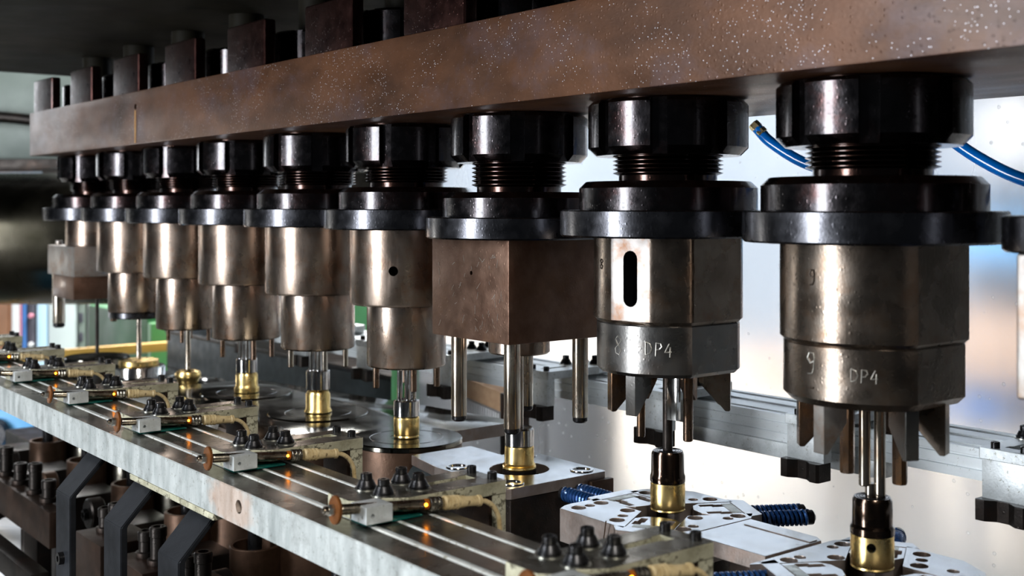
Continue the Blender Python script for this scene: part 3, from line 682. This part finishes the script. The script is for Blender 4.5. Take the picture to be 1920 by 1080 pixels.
brass_cup(4, [(.0160, 0), (.0172, .001), (.0172, .006), (.0156, .0085), (.0150, .0115), (.0150, .0235), (.0135, .0268), (.0115, .0272)], 'brass cup with a thick foot ring, under the three-pinned spindle')
brass_cup(3, [(.0150, 0), (.0152, .006), (.0160, .0105), (.0185, .014), (.0192, .0185), (.0175, .0225), (.0125, .0245), (.0085, .0225), (.004, .0205)], 'mushroom-shaped brass cap with a dimpled top')
o = obj('brass_disc', lathe([(.0305, 0), (.0318, .001), (.0318, .0078), (.031, .0085), (.001, .0085)], 64), 'brass'); o.location = (ST(2), 0, -.2612)
tag(o, 'flat round yellow brass blank lying on the far die', 'workpiece')

# ================================================================== FRONT GRIPPER RAIL
t = thing('gripper_rail', 'long pale steel rail sloping down across the front, carrying the gripper arms', 'rail', (-.9, -.2866, -.2403))
# profile in (y,z), extruded along x
def extrude_x(prof, x0, x1):
    n = len(prof); v = [(x0, y, z) for y, z in prof]+[(x1, y, z) for y, z in prof]
    f = [tuple(range(n)), tuple(range(2*n-1, n-1, -1))]+[(i, i+n, (i+1) % n+n, (i+1) % n) for i in range(n)]
    bm = bmesh.new(); me = bpy.data.meshes.new('t'); me.from_pydata(v, [], f); bm.from_mesh(me); bpy.data.meshes.remove(me)
    return bm_mesh('ex', bm, 25)
y0, y1, zt, zb_ = -.044, .044, .0278, 0
HX = .577
gy = [(-.0185, .0034), (.0025, .0023), (.0295, .0023)]
pr = [(y0, zb_+.0005), (y0, zt-.0008), (y0+.0008, zt)]
for y, w_ in gy: pr += [(y-w_, zt), (y-w_, zt-.003), (y+w_, zt-.003), (y+w_, zt)]
pr += [(y1-.0008, zt), (y1, zt-.0008), (y1, zb_)]
me = extrude_x(pr, -1.25, 1.35)
me = cut(me, [xf(rodm(.0052, -.012, .012, n=28), Matrix.Translation((HX, y0, .0149)) @ Matrix.Rotation(PI/2, 4, 'X'))]); me.materials.clear(); two_tone(me)
obj('rail_bar', me, ['rail_face', 'rail_top'], t)
obj('hole_dark_disc', along(rodm(.0051, 0, .003, n=28), (HX, y0+.0055, .0149), (HX, 1, .0149)), 'hole_shade', t)  # black disc standing in for the shade deep in the hole
for y, w_ in gy:
    obj('guide_strip', extrude_x([(y-w_*.72, zt-.003), (y-w_*.72, zt-.0004), (y-w_*.4, zt+.0005), (y+w_*.3, zt+.0005), (y+w_*.55, zt-.0004), (y+w_*.55, zt-.003)], -1.249, 1.349), 'bright_rod', t)
obj('under_strip', box(.354, .533, y0-.0005, y0+.012, -.0048, .0002, .0006), 'arm_side', t)

# hanging straps under the rail
for i, (x, lab) in enumerate(((-.665, 'bent black strap hanging from the rail, leftmost, with a foot'), (-.53, 'bent black strap hanging from the rail, middle of three'), (-.405, 'bent black strap hanging from the rail, rightmost of three'))):
    t = thing('hanging_strap', lab, 'bracket', (x, -.33, -.36), 0, 'bent straps under the gripper rail')
    pz = [(.018, .1192), (.012, .1192), (-.0225, .082), (-.0225, -.02)]
    th = .006; v = []; f = []
    for y, z in pz: v += [(-.021, y, z), (.021, y, z), (.021, y+th, z+.0), (-.021, y+th, z+.0)]
    for j in range(3):
        for a, b2 in ((0, 1), (1, 2), (2, 3), (3, 0)): f.append((j*4+a, j*4+b2, j*4+4+b2, j*4+4+a))
    f += [(3, 2, 1, 0), (12, 13, 14, 15)]
    bm = bmesh.new(); me = bpy.data.meshes.new('t'); me.from_pydata(v, [], f); bm.from_mesh(me); bpy.data.meshes.remove(me)
    bmesh.ops.recalc_face_normals(bm, faces=bm.faces); bmesh.ops.bevel(bm, geom=[e for e in bm.edges], offset=.0008, segments=2, affect='EDGES')
    obj('strap', bm_mesh('s', bm), 'strap_black', t)
    if i == 0: obj('strap_foot', box(-.021, .021, -.075, -.0165, -.026, -.019, .001), 'strap_black', t)
    obj('strap_bolt', lathe([(.006, .0), (.006, .005), (.003, .005), (.003, .003)], 16), 'bolt_black', t, (0, -.0225, .02), (PI/2, 0, 0))

# ================================================================== GRIPPER ARMS
ARM = {}
def arm_mesh():
    o_ = [(-.024, -.3105), (.004, -.3105), (.0105, -.304), (.012, -.289), (.0215, -.274), (.0225, -.1905), (.021, -.189), (-.0225, -.189), (-.024, -.1905)]
    slot = [(-.0065, -.243), (.0005, -.243), (.0005, -.213), (.0030, -.211), (.0030, -.204), (-.0085, -.204), (-.0085, -.211), (-.0065, -.213)]
    return two_tone(prism(o_, -.2085, -.199, [slot], .0006))
cone = [(.0073, .0004), (.0073, .0020), (.0066, .0030), (.0050, .0062), (.0040, .0066)]
capb = [(.0040, .0060), (.0042, .0066), (.0042, .0104), (.0036, .0110), (.0021, .0110), (.0020, .0084)]
def socket_cap(r=.0036, h=.0052): return lathe([(r, 0), (r, h-.0006), (r-.0005, h), (r*.55, h), (r*.5, h-.0022)], 20)
def sensor(parent, Z):
    yaw, tilt = R_(7), R_(4.2)
    d = Vector((math.sin(yaw)*math.cos(tilt), math.cos(yaw)*math.cos(tilt), -math.sin(tilt)))
    p0 = Vector((.0195, -.3295, -.1990+Z))
    pb = p0+d*.026
    blk_ = box(-.0100, .0095, -.0100, .0105, -.0085, .0032, .0006)
    blk_ = cut(blk_, [xf(rodm(.0014, -.02, .004, n=14, ch=.0001), Matrix.Translation((.0095, -.005, -.003)) @ Matrix.Rotation(PI/2, 4, 'Y')), xf(rodm(.0014, -.02, .004, n=14, ch=.0001), Matrix.Translation((.004, -.01, -.0045)) @ Matrix.Rotation(PI/2, 4, 'X'))]); blk_.materials.clear()
    sb = obj('sensor_block', xf(blk_, Matrix.Translation(pb)), 'alu_white', parent)
    def ax(prof, a, n=28): return along(lathe(prof, n), p0+d*a, p0+d*(a+1))
    s = obj('sensor_barrel', ax([(.0033, 0), (.0035, .0005), (.0035, .0625), (.0033, .063)], .0035), 'sensor_tube', parent)
    obj('copper_disc', ax([(.0090, 0), (.0094, .0006), (.0094, .0020), (.0088, .0026)], -.0014, 48), 'copper_disc', s)
    obj('disc_nut', ax([(.0034, 0), (.0038, .0006), (.0038, .0040)], -.0055, 6), 'washer', s)
    obj('tip_screw', ax([(.0016, 0), (.0016, .0015), (.0028, .0015), (.0028, .0045)], -.0095, 16), 'pin_steel', s)
    obj('spacer', ax([(.0046, 0), (.0046, .0012)], .0016, 24), 'bolt_black', s)
    obj('indicator_lamp', along(lathe([(.0011, 0), (.0011, .0006), (.0006, .0010)], 14), p0+d*.066+Vector((.0030, -.0014, .0004)), p0+d*.066+Vector((1, -.5, .1))), 'led', s)
    obj('lamp_collar', ax([(.0036, 0), (.00365, .0003), (.00365, .0030), (.0036, .0033)], .0645, 24), 'amber', s)
    kn = []
    for q in range(3): kn += [(.0043, .0032*q), (.0048, .0032*q+.0005), (.0048, .0032*q+.0024), (.0043, .0032*q+.0029)]
    v = lathe(kn, 36)
    for i, vv in enumerate(v.vertices):
        if i % 2: vv.co.x *= .94; vv.co.y *= .94
    obj('knurled_ring', along(v, p0+d*.0685, p0+d*2), 'knurl', s)
    cp = [(.0036, 0), (.0044, .0006)]
    for q in range(4): cp += [(.0050, .0014+.0030*q), (.0050, .0030+.0030*q), (.0043, .0034+.0030*q), (.0043, .0042+.0030*q)]
    cp += [(.0044, .0150), (.0037, .0190), (.0036, .0270), (.0041, .0275), (.0041, .0298), (.0026, .0302)]
    c = obj('connector', ax(cp, .0795), 'cream', s)
    e = p0+d*.109; pts = []
    for i in range(15):
        a = i/14*R_(78); pts.append(e+d*(.016*math.sin(a))-Vector((0, 0, .018*(1-math.cos(a)))))
    pts.append(pts[-1]+Vector((.0005, .0005, -.008)))
    obj('cable', tube(pts, .0019, 10), 'cream', s)
    return s
def gripper(k, lab, side=1, with_sensor=True, grp='front gripper arms on the rail', dx=0):
    Z = .2125
    t = thing('transfer_gripper', lab, 'gripper', (ST(k)+dx, 0, -Z), 0, grp)
    key = 'arm'+str(side)
    def g(nm, fn):
        kk = nm+str(side)
        if kk not in ARM:
            m_ = fn()
            m_ = xf(m_, Matrix.Translation((0, 0, Z)))
            if side < 0:
                m_.transform(Matrix.Diagonal((1, -1, 1, 1))); m_.flip_normals()
            ARM[kk] = m_
        return ARM[kk]
    ms = ['arm_side', 'arm_top'] if side > 0 else ['alu_white', 'alu']
    obj('arm_plate', g('plate', arm_mesh), ms, t)
    obj('slot_floor', g('sf', lambda: box(-.0084, .0029, -.2428, -.2042, -.2084, -.2045, 0)), ms[0], t)
    obj('shim_plate', g('shim', lambda: box(-.0235, .0030, -.309, -.2445, -.2118, -.2084, .0004)), ms[0], t)
    obj('leg', g('leg', lambda: box(-.021, .0215, -.2015, -.1895, -.2405, -.2082, .0008)), ms[0], t)
    fo = [(-.023, -.2), (.0215, -.2), (.0215, -.1825), (.019, -.1805), (.012, -.1805), (.004, -.1865), (-.006, -.1865), (-.014, -.1805), (-.0215, -.1805), (-.023, -.1825)]
    if side > 0: obj('leg_dark_plate', g('pad', lambda: box(-.0205, .0205, -.2045, -.2012, -.2400, -.2088, .0006)), 'cam_brown', t)  # thin plate added to darken the leg's front face
    obj('finger', g('finger', lambda: prism(fo, -.2575, -.2402, (), .0006)), 'brown_iron' if side > 0 else 'black_iron', t)
    for (x, y) in ((-.0185, -.283), (.0042, -.283), (-.0185, -.254), (.0042, -.254)):
        b_ = obj('clamp_bolt', g('cone', lambda: xf(lathe(cone, 32), Matrix.Identity(4)) if side > 0 else lathe(cone, 32)) , 'bolt_black', t, (x, y*side, -.199))
        obj('bolt_cap', g('cap', lambda: lathe(capb, 20)), 'bolt_black', b_)
        obj('washer', g('wash', lambda: lathe([(.0088, 0), (.0088, .0006), (.006, .0008)], 32)), 'washer', b_)
    for (x, y) in ((-.0125, -.1955), (.0128, -.1955)):
        obj('cap_screw', g('cs', lambda: socket_cap()), 'bolt_black', t, (x, y*side, -.199))
    if with_sensor:
        if 'sens' not in ARM:
            s = sensor(t, Z); ARM['sens'] = [c for c in t.children if c.name.startswith('sensor')]
            obj('green_shim', box(.008, .027, -.311, -.266, .0008, .0022, .0003), 'green_shim', t)
            ARM['gs'] = t.children[-1]
        else:
            for s in ARM['sens']+[c for c in ARM['first'].children if c.name.startswith('green_shim')]:
                c = s.copy(); C.objects.link(c); c.parent = t
                for g_ in s.children: d = g_.copy(); C.objects.link(d); d.parent = c
        if 'first' not in ARM: ARM['first'] = t
    return t
F_LAB = {9: 'nearest front gripper arm, at the bottom edge in front of the star-shaped dies', 8: 'front gripper arm with orange-lit sensor, in front of the square die', 7: 'front gripper arm in front of the brown-sided round die',
         6: 'front gripper arm fourth from the camera', 5: 'front gripper arm fifth from the camera, beside the mushroom-shaped brass cap', 4: 'front gripper arm sixth from the camera', 3: 'front gripper arm seventh from the camera', 2: 'front gripper arm at the far left end, eighth from the camera'}
for k in range(9, 1, -1): gripper(k, F_LAB[k])
R_LAB = {9: 'nearest rear gripper arm, cut by the right edge of the picture', 8: 'rear gripper arm second from the right, behind the spindle marked 9', 7: 'rear gripper arm behind the slotted spindle', 6: 'rear gripper arm seen between the square block and the slotted spindle',
         5: 'rear gripper arm just left of the long pins, behind the square block', 4: 'rear gripper arm between the two middle stepped spindles', 3: 'rear gripper arm partly seen behind the spindle with short pins', 2: 'rear gripper arm seen between the far stepped spindles'}
for k in range(9, 1, -1): gripper(k, R_LAB[k], -1, False, 'rear gripper arms on the aluminium rail', -.005)
# rear rail (aluminium profile)
t = thing('rear_rail', 'silver aluminium profile rail behind the dies, in front of the window', 'rail', (-.9, .2866, -.2403))
pr = [(-.044, 0), (.044, 0), (.044, .0278), (.036, .0278), (.036, .0262), (.026, .0262), (.026, .0278), (.006, .0278), (.006, .0262), (-.012, .0262), (-.012, .0278), (-.030, .0278), (-.030, .0266), (-.038, .0266), (-.038, .0278), (-.044, .0278),
      (-.044, .0215), (-.0425, .0210), (-.0425, .0195), (-.044, .0190), (-.044, .0115), (-.042, .0110), (-.042, .0090), (-.044, .0085)]
obj('profile', extrude_x(pr, -1.25, 1.35), 'alu', t)
obj('lower_batten', box(.50, .745, -.048, -.03, -.016, -.0002, .0008), 'alu_white', t, label='stained pale batten bolted under the profile')

# bright polished fingers on two far arms
for k, lab in ((5, 'bright polished tapered finger near the mushroom-shaped brass cap'), (4, 'bright white-looking polished finger near the flat brass disc')):
    v = [(-.014, 0, 0), (.010, 0, 0), (.016, 0, .028), (-.014, 0, .034), (-.014, .012, 0), (.010, .012, 0), (.016, .012, .028), (-.014, .012, .034)]
    bm = bmesh.new(); me = bpy.data.meshes.new('t'); me.from_pydata(v, [], [(0, 1, 2, 3), (7, 6, 5, 4), (0, 4, 5, 1), (1, 5, 6, 2), (2, 6, 7, 3), (3, 7, 4, 0)]); bm.from_mesh(me)
    bmesh.ops.bevel(bm, geom=bm.edges, offset=.001, segments=2, affect='EDGES')
    o = obj('polished_finger', bm_mesh('f', bm), 'alu_white', None, (ST(k)+.005, -.155, -.2685), (R_(-12), 0, R_(20)))
    tag(o, lab, 'gripper finger')

# ================================================================== LOWER TOOLING
for k in range(1, 8):
    lab = ['brown ejector cup at the far left under the table', 'brown ejector cup second from the far left under the table', 'brown ejector cup left of the first strap', 'brown ejector cup between the first two straps', 'large brown ejector cup right of the straps, with a black stem', 'brown ejector cup hidden low under the rail towards the camera', 'dark ejector cup at the bottom edge under the nearest table dies'][k-1]
    t = thing('ejector_cup', lab, 'ejector', (ST(k), -.085, -.62), 0, 'ejector cups under the die table')
    R0 = .030
    obj('cup', lathe([(R0, .170), (R0, .2145), (R0-.0008, .2155), (R0-.004, .2155), (R0-.004, .195), (.002, .195)], 48), 'brown_iron', t)
    obj('stem', lathe([(.0085, .195), (.0085, .24), (.007, .242)], 24), 'bolt_black', t)
    obj('base', lathe([(.0235, 0), (.0235, .170)], 32), 'brown_iron', t)
    obj('bush', lathe([(.0125, .195), (.0135, .196), (.0135, .203), (.0105, .204)], 24), 'bolt_black', t)
# cam blocks in front
cb = [(-1.62, .50, 'long brown cam bar at the far left below the rail', .40), (-.905, 0, 'brown cam block with a socket bolt, right of the first strap', .085), (-.775, 0, 'brown cam block with a socket bolt, right of the second strap', .085), (-.655, 0, 'brown cam block with a socket bolt, below the large ejector cup', .08), (-.52, 0, 'dark cam block nearest the camera at the bottom edge', .085)]
for i, (x, _, lab, L_) in enumerate(cb):
    t = thing('cam_block', lab, 'machine block', (x, -.21, -.62), 0, 'cam blocks below the rail')
    if i == 0:
        obj('bar', box(-.38, .56, -.036, -.016, .178, .225, .002), 'cam_brown', t)
        obj('ledge', box(-.38, .56, -.060, -.036, .120, .150, .002), 'black_iron', t)
        xs = [-.1, .1, .22, .3, .37, .44, .5]
    else:
        obj('block', box(-.052, L_-.05, -.036, .03, .10, .225, .002), 'cam_brown', t)
        xs = [-.025, .01]
    for j, x_ in enumerate(xs):
        h = .018+.012*(j % 2)
        b_ = obj('cam_bolt', lathe([(.0115, 0), (.012, .002), (.012, .006), (.0085, .007), (.0085, h), (.0095, h+.001), (.0095, h+.010), (.0085, h+.0115), (.0055, h+.0115), (.005, h+.007)], 24), 'black_iron', t, (x_, -.018 if i == 0 else -.008, .225))
for k in range(1, 8):
    t = thing('drive_block', ['black drive block under the first far die', 'black drive block below the second far die', 'black drive block below the third far die', 'black drive block behind the first strap', 'black drive block behind the second strap', 'black drive block behind the third strap', 'black drive block under the square die'][k-1], 'machine block', (ST(k)-.1, -.13, -.62), 0, 'drive blocks between the ejector cups')
    obj('block', box(-.035, .035, -.03, .05, 0, .19, .003), 'black_iron', t)
    obj('roller', along(lathe([(.019, 0), (.021, .002), (.021, .018), (.019, .02)], 32), (0, -.034, .205), (0, -1, .205)), 'brown_iron' if k % 2 else 'black_iron', t)
    obj('roller_bolt', along(lathe([(.008, 0), (.008, .006), (.005, .006), (.005, .003)], 6), (0, -.054, .205), (0, -1, .205)), 'bolt_black', t)
# bed
o = obj('machine_bed', box(-2.3, .5, -.26, .2, -.9, -.62, .004), 'black_iron')
tag(o, 'black machine bed in the deep shadow below the tooling', 'machine bed')
o = obj('die_bolster', box(-2.05, .35, -.035, .16, -.62, -.46, .003), 'black_iron')
tag(o, 'black bolster block on the bed carrying all the dies', 'machine bed')
t = thing('die_bed_base', 'black welded stand under the machine bed', 'stand', (-.9, 0, -1.35))
obj('base_frame', box(-1.3, 1.3, -.22, .18, 0, .45, .004), 'black_iron', t)

# ================================================================== WINDOW, HOSES
t = thing('guard_window', 'scratched milky see-through guard window behind the rear rail', 'window', (-.35, .47, -.9))
obj('pane', box(-.95, .62, -.003, .003, 0, 2.1, 0), 'guard_acrylic', t)
obj('post', box(-.99, -.95, -.02, .02, -.45, 2.1, .002), 'green_bright', t)
obj('post', box(.62, .66, -.02, .02, -.45, 2.1, .002), 'alu', t)
t = thing('press_column', 'dark upright column of the press beyond the right edge', 'column', (1.0, .75, -1.35))
obj('column', box(-.65, .6, -.27, .3, 0, 3.2, .01), 'ram_dark', t)
obj('foot_plate', box(-.68, .63, -.3, .33, 0, .05, .004), 'black_iron', t)
def hose(pts, lab, fit=True):
    t = thing('air_hose', lab, 'hose', pts[0])
    P_ = [Vector(p)-Vector(pts[0]) for p in pts]
    # Catmull-Rom through the points
    Q = [P_[0]*2-P_[1]]+P_+[P_[-1]*2-P_[-2]]; out = []
    for i in range(1, len(Q)-2):
        for s in range(8):
            u = s/8; a, b2, c, d = Q[i-1], Q[i], Q[i+1], Q[i+2]
            out.append(.5*((2*b2)+(c-a)*u+(2*a-5*b2+4*c-d)*u*u+(3*b2-a-3*c+d)*u**3))
    out.append(P_[-1])
    obj('hose', tube(out, .0056, 12), 'hose_blue', t)
    dv = (P_[1]-P_[0]).normalized()
    obj('fitting', along(lathe([(.0055, 0), (.0058, .002), (.0058, .007), (.0052, .0075), (.0052, .009), (.006, .0095), (.006, .014), (.0046, .015)], 6), -dv*.006, dv), 'fitting', t)
    return t
hose([(-.275, .204, .078), (-.262, .212, .062), (-.225, .222, .040), (-.17, .23, .027), (-.11, .235, .020), (-.05, .235, .016)], 'blue air hose drooping between the slotted spindle and the one marked 9')
hose([(-.085, .21, .075), (-.072, .215, .060), (-.045, .22, .040), (-.01, .225, .022), (.04, .23, .008), (.09, .235, .004)], 'blue air hose at the right edge beyond the spindle marked 9')

# ================================================================== MACHINERY BEHIND
t = thing('slate_cabinet', 'dark slate-coloured machine side behind the rear rail', 'machine', (-2.2, .62, -1.35))
obj('side_panel', box(-.45, .98, -.07, .3, 0, 1.0, .004), 'slate_paint', t)
obj('top_strip', box(-.45, .98, -.075, .2, 1.0, 1.012, .002), 'black_iron', t)
obj('cross_seam', box(-.45, .98, -.0725, -.069, .905, .908, 0), 'black_iron', t)
t = thing('green_machine', 'dark green machine body behind the far spindles', 'machine', (-3.35, .95, -1.35))
obj('body', box(-.25, .30, -.30, .5, 0, 1.01, .01), 'green_paint', t)
obj('front_rib', box(.30, .33, -.30, -.22, 0, .99, .005), 'green_bright', t)
t = thing('safety_barrier', 'long yellow safety bar crossing behind the far dies', 'barrier', (-2.92, .60, -1.35))
obj('yellow_bar', box(-.012, .012, -.45, .60, .915, .942, .003), 'yellow_paint', t)
for y in (-.40, .55): obj('post', box(-.011, .011, y-.012, y+.012, 0, .92, .002), 'yellow_paint', t)
t = thing('ribbed_bellows', 'tan and white ribbed cover glimpsed behind the long pins', 'cover', (-1.04, .40, -.325))
obj('cover', box(-.02, .115, -.012, .03, .022, .052, .001), 'tan_card', t, rot=(0, R_(7), 0))
for i in range(21): obj('rib', box(-.0016, .0016, -.011, .02, -.004, .021, .0004), 'white_paint', t, (-.016+i*.0062, 0, -.0008*i))
obj('holder', box(.118, .128, -.02, .03, -.09, .04, .001), 'black_iron', t)
o = t

# crossbeam with roller, guard panel
ax_ = math.atan2(.785, .62)
def camrel(r, d, z=0):
    return (.62*r-.785*d+.4947, .785*r+.62*d-.7156, z)
t = thing('feed_roller_unit', 'black feed unit with a big shiny horizontal roller at the left edge', 'feed unit', camrel(-.9, 3.0, -.9), ax_)
obj('housing', box(-.35, .55, .12, .45, .64, 1.0, .01), 'black_iron', t)
obj('upper_housing', box(-.24, .55, .12, .45, 1.0, 1.34, .01), 'black_iron', t)
obj('roller', along(lathe([(.165, -.75), (.17, -.74), (.17, .36), (.165, .37)], 72), (-.3, .05, .815), (1, .05, .815)), 'roller_black', t)
obj('roller_shaft', along(rodm(.03, .3, .6), (-.3, .05, .815), (1, .05, .815)), 'black_iron', t)
obj('guard_panel', box(-.75, -.32, .3, .34, 1.02, 1.3, .01), 'pale_green', t, label='pale green panel above the roller')
obj('guard_leg', box(-.80, -.62, .2, .42, -.45, .60, .01), 'pale_green', t)
obj('bracket', box(-.75, -.28, .24, .3, .995, 1.03, .003), 'black_iron', t)
hp = [(-.78, .26, 1.19), (-.7, .25, 1.155), (-.5, .25, 1.145), (-.36, .25, 1.13)]
obj('hose', tube(hp, .016, 10), 'black_iron', t)

# distant colourful things at the left, seen below the roller
def cab(name, lab, cat, xpx, wpx, d, mat, ztop=-.1, dep=.25, detail=None, zbot=-1.35, slot_mat='dark_plastic'):
    r0 = (xpx-960)/2204*d; r1 = (xpx+wpx-960)/2204*d; zc = zbot
    t = thing(name, lab, cat, camrel((r0+r1)/2, d, zc), ax_); w2 = (r1-r0)/2; H = ztop-zbot
    obj('case', box(-w2, w2, 0, dep, 0, H, .006), mat, t)
    obj('door', box(-w2*.9, w2*.9, -.006, .0005, H*.05, H*.97, .003), mat, t)
    if detail == 'vents':
        for i in range(12): obj('vent', box(-w2*.55, w2*.55, -.012, -.005, H-.12-i*.075, H-.085-i*.075, .002), slot_mat, t)
    elif detail == 'lights':
        for i in range(4): obj('dial', along(lathe([(w2*.55, 0), (w2*.55, .01), (w2*.4, .014)], 20), (w2*.1, -.006, H-.10-i*.11), (w2*.1, -2, H-.10-i*.11)), 'white_paint' if i % 2 else 'pink_paint', t)
    else: obj('handle', box(w2*.55, w2*.62, -.02, -.005, H*.45, H*.55, .001), 'bolt_black', t)
    return t
cab('storage_crate', 'orange-brown crate at the far left edge below the roller', 'crate', -60, 81, 4.6, 'orange_paint')
cab('white_locker', 'narrow white locker with a pink edge beside the orange-brown crate', 'locker', 22, 16, 4.5, 'white_paint')
cab('pink_board', 'thin pink board leaning beside the white locker', 'board', 38, 4, 4.5, 'pink_paint', dep=.05)
cab('blue_locker', 'narrow deep blue locker left of the dial panel', 'locker', 42, 9, 4.5, 'deep_blue')
cab('dial_panel', 'dark control panel with pale round dials, far left background', 'panel', 51, 17, 4.5, 'dark_plastic', detail='lights')
cab('light_blue_locker', 'light blue locker right of the dial panel', 'locker', 69, 20, 4.5, 'pale_blue_paint')
cab('grey_cabinet', 'wide pale grey cabinet in the far left background', 'cabinet', 90, 54, 4.5, 'pale_grey_paint')
cab('vented_rack', 'narrow grey-green rack with a column of dark slots', 'rack', 147, 13, 4.5, 'pale_green', detail='vents')
cab('white_cabinet', 'pale bluish-white cabinet right of the slotted rack', 'cabinet', 164, 38, 4.5, 'white_paint')
cab('blue_box', 'sky-blue box with a black knob below the rail at the left edge', 'machine', -60, 132, 2.7, 'blue_paint', ztop=-.44)
k_ = obj('knob', along(lathe([(.03, 0), (.035, .01), (.03, .03)], 24), (.0, -.006, .83), (.0, -1, .83)), 'bolt_black', [o for o in S.objects if o.name == 'blue_box'][0])
k_.location.x = -.01
cab('white_bin', 'white box low at the left edge behind the cam blocks', 'box', -20, 66, 1.75, 'white_paint', ztop=-.475, dep=.05, zbot=-.62)

# things in the hall seen blurred through the window
def hall(name, lab, cat, x, z0, z1, w_, mat, y=2.9, dep=.3, detail='panel', shelf=None):
    t = thing(name, lab, cat, (x, y, z0)); H = z1-z0
    obj('body', box(-w_/2, w_/2, 0, dep, 0, H, .01), mat, t)
    if detail == 'panel': obj('lid', box(-w_/2*1.03, w_/2*1.03, -.01, dep, H*.9, H*1.02, .005), mat, t)
    return t
metal('cream_wall', (.82, .72, .62), (.88, .80, .71), (.5, .7), 2, 0, .02)
struct(obj('trim_1', box(-9, 3.5, 3.46, 3.5, -1.35, -.70, 0), 'cream_wall'))
t = thing('storage_rack', 'grey-blue storage rack blurred behind the window at the right edge', 'rack', (-1.35, 2.9, -1.35))
for x in (-.48, .48):
    for y in (.02, .38): obj('upright', box(x-.025, x+.025, y-.02, y+.02, 0, 2.0, .002), 'grey_blue_paint', t)
for z in (.63, .76, 1.16, 1.46, 1.9): obj('shelf', box(-.5, .5, 0, .4, z-.015, z+.015, .002), 'grey_blue_paint', t)
obj('back_sheet', box(-.5, .5, .39, .41, .6, 1.95, 0), 'grey_blue_paint', t)
def crate(name, lab, cat, x0, x1, z0, z1, mat, y=2.92, grp=None):
    t = thing(name, lab, cat, ((x0+x1)/2, y, z0), 0, grp); w_ = (x1-x0)/2; h = z1-z0
    obj('body', box(-w_, w_, 0, .3, 0, h*.93, .008), mat, t)
    obj('lid', box(-w_*1.02, w_*1.02, -.006, .306, h*.9, h, .004), mat, t)
crate('white_carton', 'white carton on the blurred rack, upper right', 'carton', -1.62, -1.32, .125, .19, 'white_paint')
crate('white_carton', 'white carton lying on top of another on the blurred rack, upper right', 'carton', -1.60, -1.36, .19, .35, 'white_paint')
crate('blue_tub', 'bright blue tub on the middle shelf of the blurred rack', 'tub', -1.8, -1.2, -.175, -.05, 'blue_paint')
crate('orange_roll_box', 'orange-brown box on the lower shelf of the blurred rack', 'box', -1.8, -1.3, -.575, -.35, 'salmon_paint')
crate('purple_blue_bin', 'deep blue bin low on the blurred rack', 'bin', -1.75, -1.5, -.705, -.615, 'deep_blue')
crate('orange_pallet_load', 'salmon-coloured load blurred behind the window between the two nearest spindles', 'load', -2.75, -2.4, -.78, -.60, 'salmon_paint', 3.0)
t = thing('load_trestle', 'pale trestle under the salmon-coloured load', 'trestle', (-2.6, 3.0, -1.35))
obj('top', box(-.3, .3, -.02, .32, .53, .57, .004), 'white_paint', t)
for x in (-.25, .25):
    for y in (.02, .28): obj('leg', box(x-.02, x+.02, y-.02, y+.02, 0, .53, .002), 'white_paint', t)

t = thing('wire_scrap', 'curly brown scrap of wire leaning on the front face of the middle star-shaped die', 'wire', (-.205, -.0695, -.284))
obj('strand', tube([(0, 0, 0), (.001, -.001, .010), (.003, -.001, .020), (.006, -.002, .031)], .0005, 6), 'pin_dark', t)
obj('loop', tube([(.004+.004*math.cos(a*.5), -.001, .007+.004*math.sin(a*.5)) for a in range(0, 12)], .00035, 5), 'pin_dark', t)
